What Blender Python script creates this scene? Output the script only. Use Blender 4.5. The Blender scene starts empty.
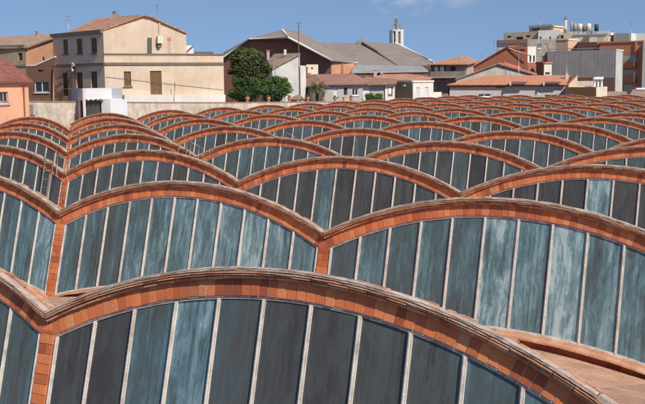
import bpy, math, random
from mathutils import Vector, Matrix
random.seed(7)
rnd = random.random
def rr(a, b): return a + (b - a) * random.random()
S = bpy.context.scene
COL = S.collection

# ------------------------------------------------------------------ camera (fitted to the roof grid)
W = 8.0                       # width of one vault
DN = 1.0277 * W               # distance between two rows of vaults
Z0 = 5.0                      # height of the valleys between the arches
FPX, CX, CY = 947.56, 322.5, 202.0
CAM = Vector((1.285 * W, -1.2317 * W, 0.4147 * W + Z0))
YAW, PITCH, ROLL = -0.5201, -0.1264, -0.0112
def cam_axes():
    f = Vector((math.sin(YAW) * math.cos(PITCH), math.cos(YAW) * math.cos(PITCH), math.sin(PITCH)))
    r = Vector((math.cos(YAW), -math.sin(YAW), 0)); u = r.cross(f)
    c, s = math.cos(ROLL), math.sin(ROLL)
    return c * r + s * u, -s * r + c * u, f
CR, CU, CF = cam_axes()
FH = Vector((math.sin(YAW), math.cos(YAW), 0))
cam_d = bpy.data.cameras.new('camera'); cam = bpy.data.objects.new('camera', cam_d); COL.objects.link(cam)
cam.matrix_world = Matrix(((CR.x, CU.x, -CF.x, CAM.x), (CR.y, CU.y, -CF.y, CAM.y), (CR.z, CU.z, -CF.z, CAM.z), (0, 0, 0, 1)))
cam_d.sensor_width = 36.0; cam_d.lens = 36.0 * FPX / 645.0; cam_d.clip_end = 6000; cam_d.clip_start = 0.05
S.camera = cam
def ray(px, py): return CR * ((px - CX) / FPX) + CU * (-(py - CY) / FPX) + CF
def P(px, py, D):             # the point seen at (px, py), D metres ahead
    d = ray(px, py); return CAM + d * (D / d.dot(FH))
def onwall(A, B, px, py):     # where the sight line meets the vertical wall through A and B
    d = ray(px, py); n = Vector((B.y - A.y, -(B.x - A.x), 0)); t = (A - CAM).dot(n) / d.dot(n)
    q = CAM + d * t; L = Vector((B.x - A.x, B.y - A.y, 0)); l = L.length
    return (q - A).dot(L) / l, q.z
def project(p):
    q = p - CAM; z = q.dot(CF)
    return (CX + FPX * q.dot(CR) / z, CY - FPX * q.dot(CU) / z) if z > 0.05 else None

# ------------------------------------------------------------------ mesh helper
class MB:
    def __init__(s): s.v = []; s.f = []; s.t = []; s.m = []; s.sm = []; s.uv = []
    def face(s, pts, tone=0.0, mat=0, smooth=False, uv=None):
        i = len(s.v); s.v += [Vector(p) for p in pts]; s.f.append(list(range(i, i + len(pts)))); s.t.append(tone); s.m.append(mat); s.sm.append(smooth); s.uv.append(uv)
    def hexa(s, c, tone=0.0, mat=0, skip=()):      # 8 corners: 4 of one end, then 4 of the other
        for k, q in enumerate(((0, 3, 2, 1), (4, 5, 6, 7), (0, 1, 5, 4), (1, 2, 6, 5), (2, 3, 7, 6), (3, 0, 4, 7))):
            if k not in skip: s.face([c[j] for j in q], tone, mat)
    def box(s, c, a, b, d, tone=0.0, mat=0):       # centre and three half-axis vectors
        c, a, b, d = Vector(c), Vector(a), Vector(b), Vector(d)
        if a.cross(b).dot(d) < 0: a = -a
        s.hexa([c - a - b - d, c + a - b - d, c + a + b - d, c - a + b - d, c - a - b + d, c + a - b + d, c + a + b + d, c - a + b + d], tone, mat)
    def abox(s, x0, x1, y0, y1, z0, z1, tone=0.0, mat=0):
        s.box(((x0 + x1) / 2, (y0 + y1) / 2, (z0 + z1) / 2), ((x1 - x0) / 2, 0, 0), (0, (y1 - y0) / 2, 0), (0, 0, (z1 - z0) / 2), tone, mat)
    def slab(s, pts, th, tone=0.0, mat=0, mat_side=None):
        pts = [Vector(p) for p in pts]
        n = (pts[1] - pts[0]).cross(pts[2] - pts[0])
        if n.z < 0: pts.reverse()
        low = [p - Vector((0, 0, th)) for p in pts]; k = len(pts); ms = mat if mat_side is None else mat_side
        s.face(pts, tone, mat); s.face(low[::-1], tone, ms)
        for i in range(k): s.face([pts[i], low[i], low[(i + 1) % k], pts[(i + 1) % k]], tone, ms)
    def tube(s, pts, r, n=6, tone=0.0, mat=0, r1=None):
        pts = [Vector(p) for p in pts]; rings = []
        for i, p in enumerate(pts):
            t = (pts[min(i + 1, len(pts) - 1)] - pts[max(i - 1, 0)]).normalized()
            a = t.cross(Vector((0, 0, 1)) if abs(t.z) < .9 else Vector((1, 0, 0))).normalized(); b = t.cross(a)
            q = r if r1 is None else r + (r1 - r) * i / (len(pts) - 1)
            rings.append([p + (a * math.cos(2 * math.pi * k / n) + b * math.sin(2 * math.pi * k / n)) * q for k in range(n)])
        for i in range(len(rings) - 1):
            for k in range(n):
                s.face([rings[i][k], rings[i + 1][k], rings[i + 1][(k + 1) % n], rings[i][(k + 1) % n]][::-1], tone, mat, True)
        s.face(rings[0], tone, mat); s.face(rings[-1][::-1], tone, mat)
    def lathe(s, c, prof, n=14, tone=0.0, mat=0):
        c = Vector(c)
        for (r0, h0), (r1, h1) in zip(prof, prof[1:]):
            for k in range(n):
                a, b = 2 * math.pi * k / n, 2 * math.pi * (k + 1) / n
                f = lambda r, h, g: c + Vector((r * math.cos(g), r * math.sin(g), h))
                q = [f(r0, h0, a), f(r0, h0, b), f(r1, h1, b), f(r1, h1, a)]
                if r1 < 1e-6: q = q[:3]
                elif r0 < 1e-6: q = [q[0], q[2], q[3]]
                s.face(q, tone, mat, True)
    def mesh(s, name, mats):
        me = bpy.data.meshes.new(name); me.from_pydata([tuple(p) for p in s.v], [], s.f)
        for m in (mats if isinstance(mats, (list, tuple)) else [mats]): me.materials.append(m)
        me.polygons.foreach_set('material_index', s.m); me.polygons.foreach_set('use_smooth', s.sm)
        a = me.attributes.new('tone', 'FLOAT', 'FACE'); a.data.foreach_set('value', s.t)
        uvl = me.uv_layers.new(name='UVMap').data; k = 0
        for f, own in zip(s.f, s.uv):
            p = [s.v[i] for i in f]; n = (p[1] - p[0]).cross(p[2] - p[0])
            if len(p) > 3: n += (p[2] - p[0]).cross(p[3] - p[0])
            n.normalize(); t = Vector((0, 0, 1)).cross(n)
            t = t.normalized() if t.length > 0.02 else Vector((1, 0, 0)); b = n.cross(t)
            for j, q in enumerate(p):
                uvl[k].uv = own[j] if own else (q.dot(t), q.dot(b)); k += 1
        if any(s.sm):
            import bmesh
            bm = bmesh.new(); bm.from_mesh(me); bmesh.ops.remove_doubles(bm, verts=bm.verts, dist=1e-4); bm.to_mesh(me); bm.free()
        me.update(); return me
    def build(s, name, mats, parent=None):
        return link(name, s.mesh(name, mats), parent)
def link(name, me, parent=None):
    o = bpy.data.objects.new(name, me); COL.objects.link(o)
    if parent: o.parent = parent; o.matrix_parent_inverse = Matrix.Translation(-parent.location)
    return o
def tag(o, label=None, cat=None, group=None, kind=None):
    if label: o['label'] = label
    if cat: o['category'] = cat
    if group: o['group'] = group
    if kind: o['kind'] = kind
    return o
def thing(name, label, cat, loc=(0, 0, 0), group=None):
    o = bpy.data.objects.new(name, None); COL.objects.link(o); o.location = loc; o.empty_display_size = .2
    return tag(o, label, cat, group, 'thing')

# ------------------------------------------------------------------ materials
def newmat(name):
    m = bpy.data.materials.new(name); m.use_nodes = True; nt = m.node_tree
    return m, nt, nt.nodes, nt.links, nt.nodes['Principled BSDF']
def N(nt, t, **kw):
    n = nt.nodes.new(t)
    for k, v in kw.items():
        if k.startswith('i_'):
            key = k[2:]; n.inputs[int(key) if key.isdigit() else key.replace('_', ' ')].default_value = v
        else: setattr(n, k, v)
    return n
def c4(c): return (c[0], c[1], c[2], 1)
def noise(nt, vec, scale, detail=4, rough=.55, dist=0.0):
    n = N(nt, 'ShaderNodeTexNoise'); n.inputs['Scale'].default_value = scale; n.inputs['Detail'].default_value = detail
    n.inputs['Roughness'].default_value = rough; n.inputs['Distortion'].default_value = dist
    if vec: nt.links.new(vec, n.inputs['Vector'])
    return n.outputs['Fac']
def ramp(nt, fac, stops):
    r = N(nt, 'ShaderNodeValToRGB'); e = r.color_ramp.elements
    while len(e) > 1: e.remove(e[0])
    e[0].position, e[0].color = stops[0][0], c4(stops[0][1])
    for p, c in stops[1:]:
        k = e.new(p); k.color = c4(c)
    nt.links.new(fac, r.inputs[0]); return r.outputs[0]
def mix(nt, fac, a, b, mode='MIX'):
    m = N(nt, 'ShaderNodeMix', data_type='RGBA', blend_type=mode)
    for sock, v in ((m.inputs[0], fac), (m.inputs[6], a), (m.inputs[7], b)):
        if hasattr(v, 'is_output'): nt.links.new(v, sock)
        else: sock.default_value = v if isinstance(v, (int, float)) else c4(v)
    return m.outputs[2]
def math_(nt, op, a, b=0.0, clamp=False):
    m = N(nt, 'ShaderNodeMath', operation=op, use_clamp=clamp)
    for sock, v in ((m.inputs[0], a), (m.inputs[1], b)):
        if hasattr(v, 'is_output'): nt.links.new(v, sock)
        else: sock.default_value = v
    return m.outputs[0]
def attr(nt): return N(nt, 'ShaderNodeAttribute', attribute_name='tone').outputs['Fac']
def objc(nt): return N(nt, 'ShaderNodeTexCoord').outputs['Object']
def uvc(nt): return N(nt, 'ShaderNodeTexCoord').outputs['UV']
def orand(nt): return N(nt, 'ShaderNodeObjectInfo').outputs['Random']
def geop(nt): return N(nt, 'ShaderNodeNewGeometry').outputs['Position']
def vscale(nt, v, s):
    m = N(nt, 'ShaderNodeMapping'); m.inputs['Scale'].default_value = s; nt.links.new(v, m.inputs[0]); return m.outputs[0]
def bump(nt, h, strength, dist, bsdf):
    b = N(nt, 'ShaderNodeBump'); b.inputs['Strength'].default_value = strength; b.inputs['Distance'].default_value = dist
    nt.links.new(h, b.inputs['Height']); nt.links.new(b.outputs[0], bsdf.inputs['Normal'])

def m_plaster(name, col, dirt=.25, scale=.5, rough=.9):
    m, nt, ns, ln, b = newmat(name); g = geop(nt)
    n1 = noise(nt, g, scale, 6, .6); n2 = noise(nt, vscale(nt, g, (1.3, 1.3, .16)), 1.0, 5, .6); n3 = noise(nt, g, 9, 3)
    d = tuple(c * (1 - dirt) * k for c, k in zip(col, (1, .95, .88)))
    c = mix(nt, ramp(nt, n1, [(.32, (0, 0, 0)), (.68, (1, 1, 1))]), d, col)
    c = mix(nt, math_(nt, 'MULTIPLY', ramp(nt, n2, [(.5, (0, 0, 0)), (.75, (1, 1, 1))]), .6 * min(1, dirt * 2.2)), c, tuple(x * .62 for x in d))
    ln.new(c, b.inputs['Base Color']); b.inputs['Roughness'].default_value = rough
    n4 = noise(nt, vscale(nt, g, (3.2, 3.2, .35)), 1.0, 6, .7); n5 = noise(nt, g, 2.6, 6, .7)
    c = mix(nt, min(.75, dirt * 2.4), c, mix(nt, ramp(nt, math_(nt, 'ADD', math_(nt, 'MULTIPLY', n4, .5), math_(nt, 'MULTIPLY', n5, .5)), [(.36, (0, 0, 0)), (.62, (1, 1, 1))]), (.74, .71, .68), (1.08, 1.09, 1.1)), 'MULTIPLY'); ln.new(c, b.inputs['Base Color'])
    bump(nt, n3, .25, .03, b); return m
def m_plain(name, col, rough=.7, metal=0.0, var=.18, scale=2.0):
    m, nt, ns, ln, b = newmat(name)
    n1 = noise(nt, geop(nt), scale, 5, .6)
    c = mix(nt, ramp(nt, n1, [(.3, (0, 0, 0)), (.7, (1, 1, 1))]), tuple(x * (1 - var) for x in col), tuple(min(1, x * (1 + var * .4)) for x in col))
    ln.new(c, b.inputs['Base Color']); b.inputs['Roughness'].default_value = rough; b.inputs['Metallic'].default_value = metal
    return m
def m_tiles(name, col, col2, moss=(.16, .12, .09), pitch=.22):
    m, nt, ns, ln, b = newmat(name); u = uvc(nt)
    br = N(nt, 'ShaderNodeTexBrick'); ln.new(u, br.inputs['Vector']); br.offset = 0.5
    for k, v in (('Color1', c4(col)), ('Color2', c4(col2)), ('Mortar', c4([x * .45 for x in col2])), ('Scale', 1.0), ('Mortar Size', .018), ('Brick Width', pitch), ('Row Height', .36), ('Bias', 0.0)):
        br.inputs[k].default_value = v
    big = noise(nt, u, .45, 6, .65)
    c = mix(nt, ramp(nt, big, [(.45, (0, 0, 0)), (.8, (1, 1, 1))]), br.outputs['Color'], moss)
    fine = noise(nt, u, 1.7, 6, .75)
    c = mix(nt, .75, c, mix(nt, ramp(nt, fine, [(.3, (0, 0, 0)), (.7, (1, 1, 1))]), (.50, .47, .45), (1.5, 1.55, 1.6)), 'MULTIPLY')
    c = mix(nt, .4, c, (1.25, 1.2, 1.2), 'MULTIPLY')
    ln.new(c, b.inputs['Base Color']); b.inputs['Roughness'].default_value = .85
    sx = N(nt, 'ShaderNodeSeparateXYZ'); ln.new(u, sx.inputs[0])
    w = math_(nt, 'ABSOLUTE', math_(nt, 'SINE', math_(nt, 'MULTIPLY', sx.outputs[0], math.pi / pitch)))
    w2 = math_(nt, 'FRACT', math_(nt, 'MULTIPLY', sx.outputs[1], 1 / .36))
    bump(nt, math_(nt, 'ADD', w, math_(nt, 'MULTIPLY', w2, .35)), .9, .07, b); return m
def m_brickwall(name, c1, c2, mort, bw=.29, bh=.09):
    m, nt, ns, ln, b = newmat(name); u = uvc(nt)
    br = N(nt, 'ShaderNodeTexBrick'); ln.new(u, br.inputs['Vector'])
    for k, v in (('Color1', c4(c1)), ('Color2', c4(c2)), ('Mortar', c4(mort)), ('Scale', 1.0), ('Mortar Size', .012), ('Brick Width', bw), ('Row Height', bh)):
        br.inputs[k].default_value = v
    n1 = noise(nt, u, .6, 6, .65)
    c = mix(nt, .6, br.outputs['Color'], mix(nt, n1, (.55, .5, .5), (1.35, 1.3, 1.25)), 'MULTIPLY')
    ln.new(c, b.inputs['Base Color']); b.inputs['Roughness'].default_value = .9
    bump(nt, br.outputs['Fac'], -.4, .02, b); return m
def m_corrugated(name, col, pitch=.3, rough=.6, axis=0, dirt=.3):
    m, nt, ns, ln, b = newmat(name); u = uvc(nt)
    n1 = noise(nt, u, .35, 6, .6); n2 = noise(nt, vscale(nt, u, (1.5, .12, 1) if axis == 0 else (.12, 1.5, 1)), 1, 5)
    c = mix(nt, ramp(nt, n1, [(.3, (0, 0, 0)), (.7, (1, 1, 1))]), tuple(x * (1 - dirt) for x in col), col)
    c = mix(nt, math_(nt, 'MULTIPLY', ramp(nt, n2, [(.45, (0, 0, 0)), (.7, (1, 1, 1))]), .5), c, tuple(x * .6 for x in col))
    sx = N(nt, 'ShaderNodeSeparateXYZ'); ln.new(u, sx.inputs[0])
    w = math_(nt, 'SINE', math_(nt, 'MULTIPLY', sx.outputs[axis], 2 * math.pi / pitch))
    ln.new(c, b.inputs['Base Color']); b.inputs['Roughness'].default_value = rough
    bump(nt, w, .16 if name == 'grey_cladding' else .4, .05, b); return m
def m_brick(name):             # one tone per modelled brick, shuffled from vault to vault
    m, nt, ns, ln, b = newmat(name); o = objc(nt); r = orand(nt)
    wn = N(nt, 'ShaderNodeTexWhiteNoise', noise_dimensions='2D'); cb = N(nt, 'ShaderNodeCombineXYZ')
    ln.new(math_(nt, 'MULTIPLY', attr(nt), 91.7), cb.inputs[0]); ln.new(math_(nt, 'MULTIPLY', r, 37.3), cb.inputs[1]); ln.new(cb.outputs[0], wn.inputs['Vector'])
    c = ramp(nt, wn.outputs['Value'], [(0, (.30, .068, .030)), (.08, (.44, .108, .040)), (.35, (.56, .148, .050)), (.7, (.63, .180, .060)), (.95, (.66, .220, .080)), (1, (.64, .26, .11))])
    sh = N(nt, 'ShaderNodeVectorMath', operation='ADD'); ln.new(o, sh.inputs[0])
    cb2 = N(nt, 'ShaderNodeCombineXYZ'); ln.new(math_(nt, 'MULTIPLY', r, 53.0), cb2.inputs[0]); ln.new(cb2.outputs[0], sh.inputs[1])
    st = noise(nt, sh.outputs[0], .8, 6, .65); fine = noise(nt, sh.outputs[0], 22, 5, .65)
    c = mix(nt, math_(nt, 'MULTIPLY', ramp(nt, st, [(.52, (0, 0, 0)), (.72, (1, 1, 1))]), .55), c, (.20, .075, .05))
    c = mix(nt, .5, c, mix(nt, fine, (.55, .52, .5), (1.4, 1.45, 1.5)), 'MULTIPLY')
    ln.new(c, b.inputs['Base Color']); b.inputs['Roughness'].default_value = .88
    bump(nt, fine, .5, .008, b); return m
def m_weathered(name, c0, c1, c2, scale=5.0):
    m, nt, ns, ln, b = newmat(name); o = objc(nt); r = orand(nt)
    sh = N(nt, 'ShaderNodeVectorMath', operation='ADD'); ln.new(o, sh.inputs[0])
    cb2 = N(nt, 'ShaderNodeCombineXYZ'); ln.new(math_(nt, 'MULTIPLY', r, 71.0), cb2.inputs[0]); ln.new(cb2.outputs[0], sh.inputs[1])
    n1 = noise(nt, sh.outputs[0], scale, 7, .7); n2 = noise(nt, sh.outputs[0], scale * 7, 4, .7)
    t = math_(nt, 'ADD', n1, math_(nt, 'MULTIPLY', math_(nt, 'SUBTRACT', attr(nt), .5), .16))
    c = ramp(nt, t, [(.32, c0), (.5, c1), (.68, c2)])
    c = mix(nt, .55, c, mix(nt, n2, (.5, .48, .46), (1.4, 1.4, 1.4)), 'MULTIPLY')
    ln.new(c, b.inputs['Base Color']); b.inputs['Roughness'].default_value = .92
    bump(nt, n2, .7, .015, b); return m
def m_glass(name):             # dirty whitewashed roof panes
    m, nt, ns, ln, b = newmat(name); o = objc(nt); r = orand(nt); tone = attr(nt)
    sh = N(nt, 'ShaderNodeVectorMath', operation='ADD'); ln.new(o, sh.inputs[0])
    cb2 = N(nt, 'ShaderNodeCombineXYZ'); ln.new(math_(nt, 'MULTIPLY', r, 97.0), cb2.inputs[0]); ln.new(math_(nt, 'MULTIPLY', tone, 531.0), cb2.inputs[1]); ln.new(cb2.outputs[0], sh.inputs[1])
    P0 = sh.outputs[0]
    wv = N(nt, 'ShaderNodeTexNoise'); wv.inputs['Scale'].default_value = 1.6; wv.inputs['Detail'].default_value = 3; ln.new(P0, wv.inputs['Vector'])
    wm = N(nt, 'ShaderNodeVectorMath', operation='MULTIPLY_ADD'); ln.new(wv.outputs['Color'], wm.inputs[0]); wm.inputs[1].default_value = (.42, .42, .42); ln.new(P0, wm.inputs[2])
    Q = wm.outputs[0]
    swirl = noise(nt, vscale(nt, Q, (3.4, .62, .62)), 1.3, 7, .66, .45)
    blot = noise(nt, vscale(nt, P0, (1.2, .6, .6)), .9, 4, .6)
    streak = noise(nt, vscale(nt, P0, (17, .45, .45)), 1.0, 5, .65, .3)
    fine = noise(nt, vscale(nt, Q, (22, 7, 7)), 1.0, 5, .7)
    vein = N(nt, 'ShaderNodeTexNoise', noise_type='RIDGED_MULTIFRACTAL'); vein.inputs['Scale'].default_value = 1.5; vein.inputs['Detail'].default_value = 6
    ln.new(vscale(nt, Q, (1.9, .75, .75)), vein.inputs['Vector'])
    a = math_(nt, 'MULTIPLY', math_(nt, 'SUBTRACT', swirl, .5), 1.35)
    a = math_(nt, 'ADD', a, math_(nt, 'MULTIPLY', math_(nt, 'SUBTRACT', blot, .5), .9))
    a = math_(nt, 'ADD', a, math_(nt, 'MULTIPLY', math_(nt, 'SUBTRACT', streak, .5), .8))
    a = math_(nt, 'ADD', a, math_(nt, 'MULTIPLY', math_(nt, 'SUBTRACT', fine, .5), .45))
    a = math_(nt, 'ADD', a, math_(nt, 'MULTIPLY', math_(nt, 'MULTIPLY', ramp(nt, vein.outputs['Fac'], [(.5, (0, 0, 0)), (1, (1, 1, 1))]), tone), .22))
    # whitewash, with painted sky reflection in far rows, sets both its mean and its contrast
    k = math_(nt, 'ADD', math_(nt, 'MULTIPLY', tone, .78), math_(nt, 'MULTIPLY', a, math_(nt, 'ADD', math_(nt, 'MULTIPLY', tone, 1.3), .24)), True)
    c = ramp(nt, k, [(0, (.052, .053, .052)), (.15, (.080, .084, .080)), (.34, (.080, .116, .124)), (.56, (.112, .190, .212)), (.8, (.20, .305, .33)), (1, (.38, .475, .48))])
    wn = N(nt, 'ShaderNodeTexWhiteNoise', noise_dimensions='2D'); cb3 = N(nt, 'ShaderNodeCombineXYZ'); ln.new(math_(nt, 'MULTIPLY', tone, 77.0), cb3.inputs[0]); ln.new(math_(nt, 'MULTIPLY', r, 41.0), cb3.inputs[1]); ln.new(cb3.outputs[0], wn.inputs['Vector'])
    c = mix(nt, wn.outputs['Value'], c, (1.0, .95, .985), 'MULTIPLY')
    grime = ramp(nt, noise(nt, P0, 2.2, 6, .7), [(.55, (0, 0, 0)), (.75, (1, 1, 1))])
    c = mix(nt, math_(nt, 'MULTIPLY', grime, .35), c, (.085, .088, .07))
    ln.new(c, b.inputs['Base Color'])
    ro = math_(nt, 'ADD', math_(nt, 'MULTIPLY', fine, .25), math_(nt, 'ADD', math_(nt, 'MULTIPLY', k, .25), .08)); ln.new(ro, b.inputs['Roughness'])
    b.inputs['Specular IOR Level'].default_value = .25
    bump(nt, swirl, .05, .05, b); return m
def m_leaf(name, lo, hi, rough=.6):
    m, nt, ns, ln, b = newmat(name)
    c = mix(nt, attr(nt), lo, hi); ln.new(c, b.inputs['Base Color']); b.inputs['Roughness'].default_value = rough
    tr = N(nt, 'ShaderNodeBsdfTranslucent'); ln.new(c, tr.inputs[0]); ms = N(nt, 'ShaderNodeMixShader'); ms.inputs[0].default_value = .3
    ln.new(b.outputs[0], ms.inputs[1]); ln.new(tr.outputs[0], ms.inputs[2]); ln.new(ms.outputs[0], ns['Material Output'].inputs[0]); return m
def m_pane(name, col=(.03, .035, .04)):
    m, nt, ns, ln, b = newmat(name); b.inputs['Base Color'].default_value = c4(col); b.inputs['Roughness'].default_value = .08; return m

BRICK = m_brick('arch_brick')
COPE = m_weathered('coping_tile', (.30, .21, .17), (.46, .34, .275), (.58, .46, .39), 3.5)
COURSE = m_weathered('coping_course', (.34, .13, .07), (.55, .25, .13), (.62, .42, .30), 4.0)
MORTAR = m_plain('mortar', (.56, .34, .23), .95, var=.3, scale=6)
def m_shell(name):
    m = m_weathered(name, (.36, .19, .12), (.53, .31, .20), (.60, .40, .29), 1.6); nt = m.node_tree; b = nt.nodes['Principled BSDF']
    br = N(nt, 'ShaderNodeTexBrick'); nt.links.new(objc(nt), br.inputs['Vector'])
    for k, v in (('Color1', (1.05, 1.0, 1.0, 1)), ('Color2', (.84, .80, .78, 1)), ('Mortar', (.66, .62, .60, 1)), ('Scale', 1.0), ('Mortar Size', .008), ('Brick Width', .29), ('Row Height', .145)): br.inputs[k].default_value = v
    old = b.inputs['Base Color'].links[0].from_socket
    nt.links.new(mix(nt, .55, old, br.outputs['Color'], 'MULTIPLY'), b.inputs['Base Color']); return m
SHELL = m_shell('shell_render')
OLD_SHELL = m_weathered('shell_render', (.36, .19, .12), (.53, .31, .20), (.60, .40, .29), 1.6)
SILL = m_weathered('sill_tile', (.42, .20, .11), (.52, .27, .16), (.60, .36, .24), 3.0)
BAR = m_weathered('bar_paint', (.44, .37, .32), (.62, .56, .50), (.70, .65, .59), 4.0)
FRAME = m_weathered('frame_paint', (.36, .26, .23), (.48, .36, .32), (.56, .46, .42), 6.0)
GLASS = m_glass('dirty_glass')
STEEL = m_plain('galvanised', (.55, .55, .54), .45, .6)
WHITE = m_plain('white_metal', (.78, .79, .80), .5, 0, .08)
DARK = m_plain('dark_metal', (.06, .055, .05), .6)
PANE = m_pane('window_pane')

# ------------------------------------------------------------------ one vault: arch, coping, glazing, shell
RISE = 0.1165 * W; RAD = (W * W / 4 + RISE * RISE) / (2 * RISE); VC = RISE - RAD
LEAN = 0.27
def F(u, v, w=0.0): return Vector((u, LEAN * v - .97 * w, v + .97 * LEAN * w))
def on_arc(off, a): return (W / 2 + (RAD - off) * math.sin(a), VC + (RAD - off) * math.cos(a))
def zb(t):                      # the lower arch the glass stands on
    return (-.268 + .072 * (1 - (2 * t - 1) ** 2)) * W
PH = .13                        # half the pier's width
def amax(off): return math.asin((W / 2) / (RAD - off))
def cl(u): return min(max(u, .004), W - .004)
def ring_piece(mb, o0, o1, a0, a1, w0, w1, tone, mat=0, skip=(), j=0.0):
    c = []
    for w in (w0, w1):
        for (o, a) in ((o1, a0), (o1, a1), (o0, a1), (o0, a0)):
            u, v = on_arc(o, a); c.append(F(cl(u), v, w))
    mb.hexa(c, tone, mat, skip)
def arch_mesh(seed):
    random.seed(seed); mb = MB(); n = 60; A = amax(.34) ; st = 2 * A / n
    for i in range(n):          # mortar bed behind the bricks
        ring_piece(mb, .130, .336, -A + i * st, -A + (i + 1) * st, -.30, -.006, 0, 1)
    for i in range(n):
        g = st * .055; w = rr(-.001, .006)
        ring_piece(mb, .138 + rr(0, .004), .346 + rr(-.006, .006), -A + i * st + g * rr(.6, 1.4), -A + (i + 1) * st - g * rr(.6, 1.4), -.05, w, rnd(), 0, (0,))
    return mb.mesh('brick_arch', [BRICK, MORTAR])
def coping_mesh(seed):
    random.seed(seed); mb = MB()
    def course(o0, o1, w0, w1, L, mat, jit, gap=.005):
        A = amax(o0); n = max(1, round(2 * A * RAD / L)); st = 2 * A / n; ph = rnd() * .5
        for i in range(n + 1):
            a0 = max(-A, -A + (i - ph) * st); a1 = min(A, -A + (i + 1 - ph) * st)
            if a1 - a0 < .002: continue
            g = gap / RAD; d = rr(-jit, jit)
            ring_piece(mb, o0 + d * .5, o1 + d * .3, a0 + g, a1 - g, w0, w1 + d, rnd(), mat)
    course(.108, .136, -.30, .066, .27, 1, .005)
    course(.080, .097, -.30, .108, .27, 1, .005)
    course(.054, .071, -.30, .122, .27, 1, .006)
    A = amax(0.0); a = -A          # broken tile edges showing along the back of the bed
    while a < A - .006:
        l = rr(.05, .24) / RAD; b = min(A, a + l); h = rr(-.022, -.004)
        if rnd() < .8: ring_piece(mb, h, .03, a, b - .003, -.16, rr(-.075, -.03), rnd(), 1)
        a = b
    A = amax(.12)               # mortar between the courses
    for i in range(40):
        ring_piece(mb, .050, .134, -A + 2 * A * i / 40, -A + 2 * A * (i + 1) / 40, -.22, .03, .2, 1)
    # the rough top bed: a rounded, uneven strip
    n = 150; A = amax(0.0); prof = [(.052, .098), (.044, .112), (.036, .126), (.020, .124), (.010, .128), (-.004, .112), (-.014, .05), (.006, -.03), (.12, -.14)]
    rows = []; j = [0] * 9
    for i in range(n + 1):
        a = -A + 2 * A * i / n
        if i % 5 == 0: step = rr(-.004, .004)
        row = []
        for k, (o, w) in enumerate(prof):
            j[k] = .6 * j[k] + rr(-.004, .004)
            u, v = on_arc(o + j[k] + (step if k in (4, 5, 6, 7) else 0), a); row.append(F(cl(u), v, w + j[k] * 1.2))
        rows.append(row)
    for i in range(n):
        t = rnd() if i % 3 == 0 else t
        for k in range(8): mb.face([rows[i][k], rows[i + 1][k], rows[i + 1][k + 1], rows[i][k + 1]], t, 0)
    return mb.mesh('coping', [COPE, COURSE])
def gtop(u, off=.38):           # height of the inner arc at u
    return VC + math.sqrt((RAD - off) ** 2 - (u - W / 2) ** 2)
U0, U1 = PH + .02, W - PH - .02
NP = 11
def ubar(i): return U0 + (U1 - U0) * i / NP
def glazing_mesh(tones):
    mb = MB()
    for i in range(NP):
        a, b = ubar(i), ubar(i + 1); tl = rr(-.006, .006)
        for k in range(4):
            p, q = a + (b - a) * k / 4, a + (b - a) * (k + 1) / 4
            uv = None
            mb.face([F(p, zb(p / W), -.045 + tl), F(q, zb(q / W), -.045 + tl), F(q, gtop(q), -.045 - tl), F(p, gtop(p), -.045 - tl)], tones[i])
    return mb.mesh('glazing', GLASS)
def vbar(mb, u, half, w0, w1, du=0.0, zl=0.0):
    c = []
    for w in (w0, w1):
        for (x, top) in ((u - half, 0), (u + half, 0), (u + half, 1), (u - half, 1)):
            c.append(F(x + (du if top else 0), gtop(x) if top else zb(x / W) + zl, w))
    mb.hexa(c, rnd())
def bars_mesh(seed):
    random.seed(seed); mb = MB()
    for i in range(NP + 1):
        u = ubar(i); d = rr(-.006, .006)
        if i == 0: u += .028
        if i == NP: u -= .028
        vbar(mb, u, .027, -.085, -.030, d); vbar(mb, u, .014, -.06, -.012, d); vbar(mb, u, .008, -.06, -.002, d)
        vbar(mb, u - .024, .005, -.06, -.020, d); vbar(mb, u + .024, .005, -.06, -.020, d)
    n = 44; A = math.asin((W / 2 - PH) / (RAD - .38))
    for i in range(n):
        a0, a1 = -A + 2 * A * i / n, -A + 2 * A * (i + 1) / n; t = rnd()
        ring_piece(mb, .336, .364, a0, a1, -.09, -.012, t, 1); ring_piece(mb, .364, .390, a0, a1, -.09, -.026, t, 1)
    for i in range(n):          # bottom rail
        p, q = U0 + (U1 - U0) * i / n, U0 + (U1 - U0) * (i + 1) / n
        mb.hexa([F(p, zb(p / W) - .03, w) if k == 0 else F(q, zb(q / W) - .03, w) if k == 1 else F(q, zb(q / W) + .012, w) if k == 2 else F(p, zb(p / W) + .012, w) for w in (-.09, -.012) for k in range(4)], rnd())
    return mb.mesh('glazing_bars', [BAR, FRAME])
def sill_mesh(seed):
    random.seed(seed); mb = MB(); n = 29
    for i in range(n):
        p, q = W * i / n + .004, W * (i + 1) / n - .004; t = rnd(); d = rr(-.004, .004)
        c = []
        for (w, dz) in ((-.06, -.02), (.34, -.12)):
            c += [F(p, zb(p / W) + dz - .035 + d, w), F(q, zb(q / W) + dz - .035 + d, w), F(q, zb(q / W) + dz + d, w), F(p, zb(p / W) + dz + d, w)]
        mb.hexa(c, t, 0)
        c = []
        for w in (-.10, .10):
            c += [F(p - .004, zb(p / W) - .52, w), F(q + .004, zb(q / W) - .52, w), F(q + .004, zb(q / W) - .055, w), F(p - .004, zb(p / W) - .055, w)]
        mb.hexa(c, rnd(), 1)
    return mb.mesh('sill', [SILL, BRICK])
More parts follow.
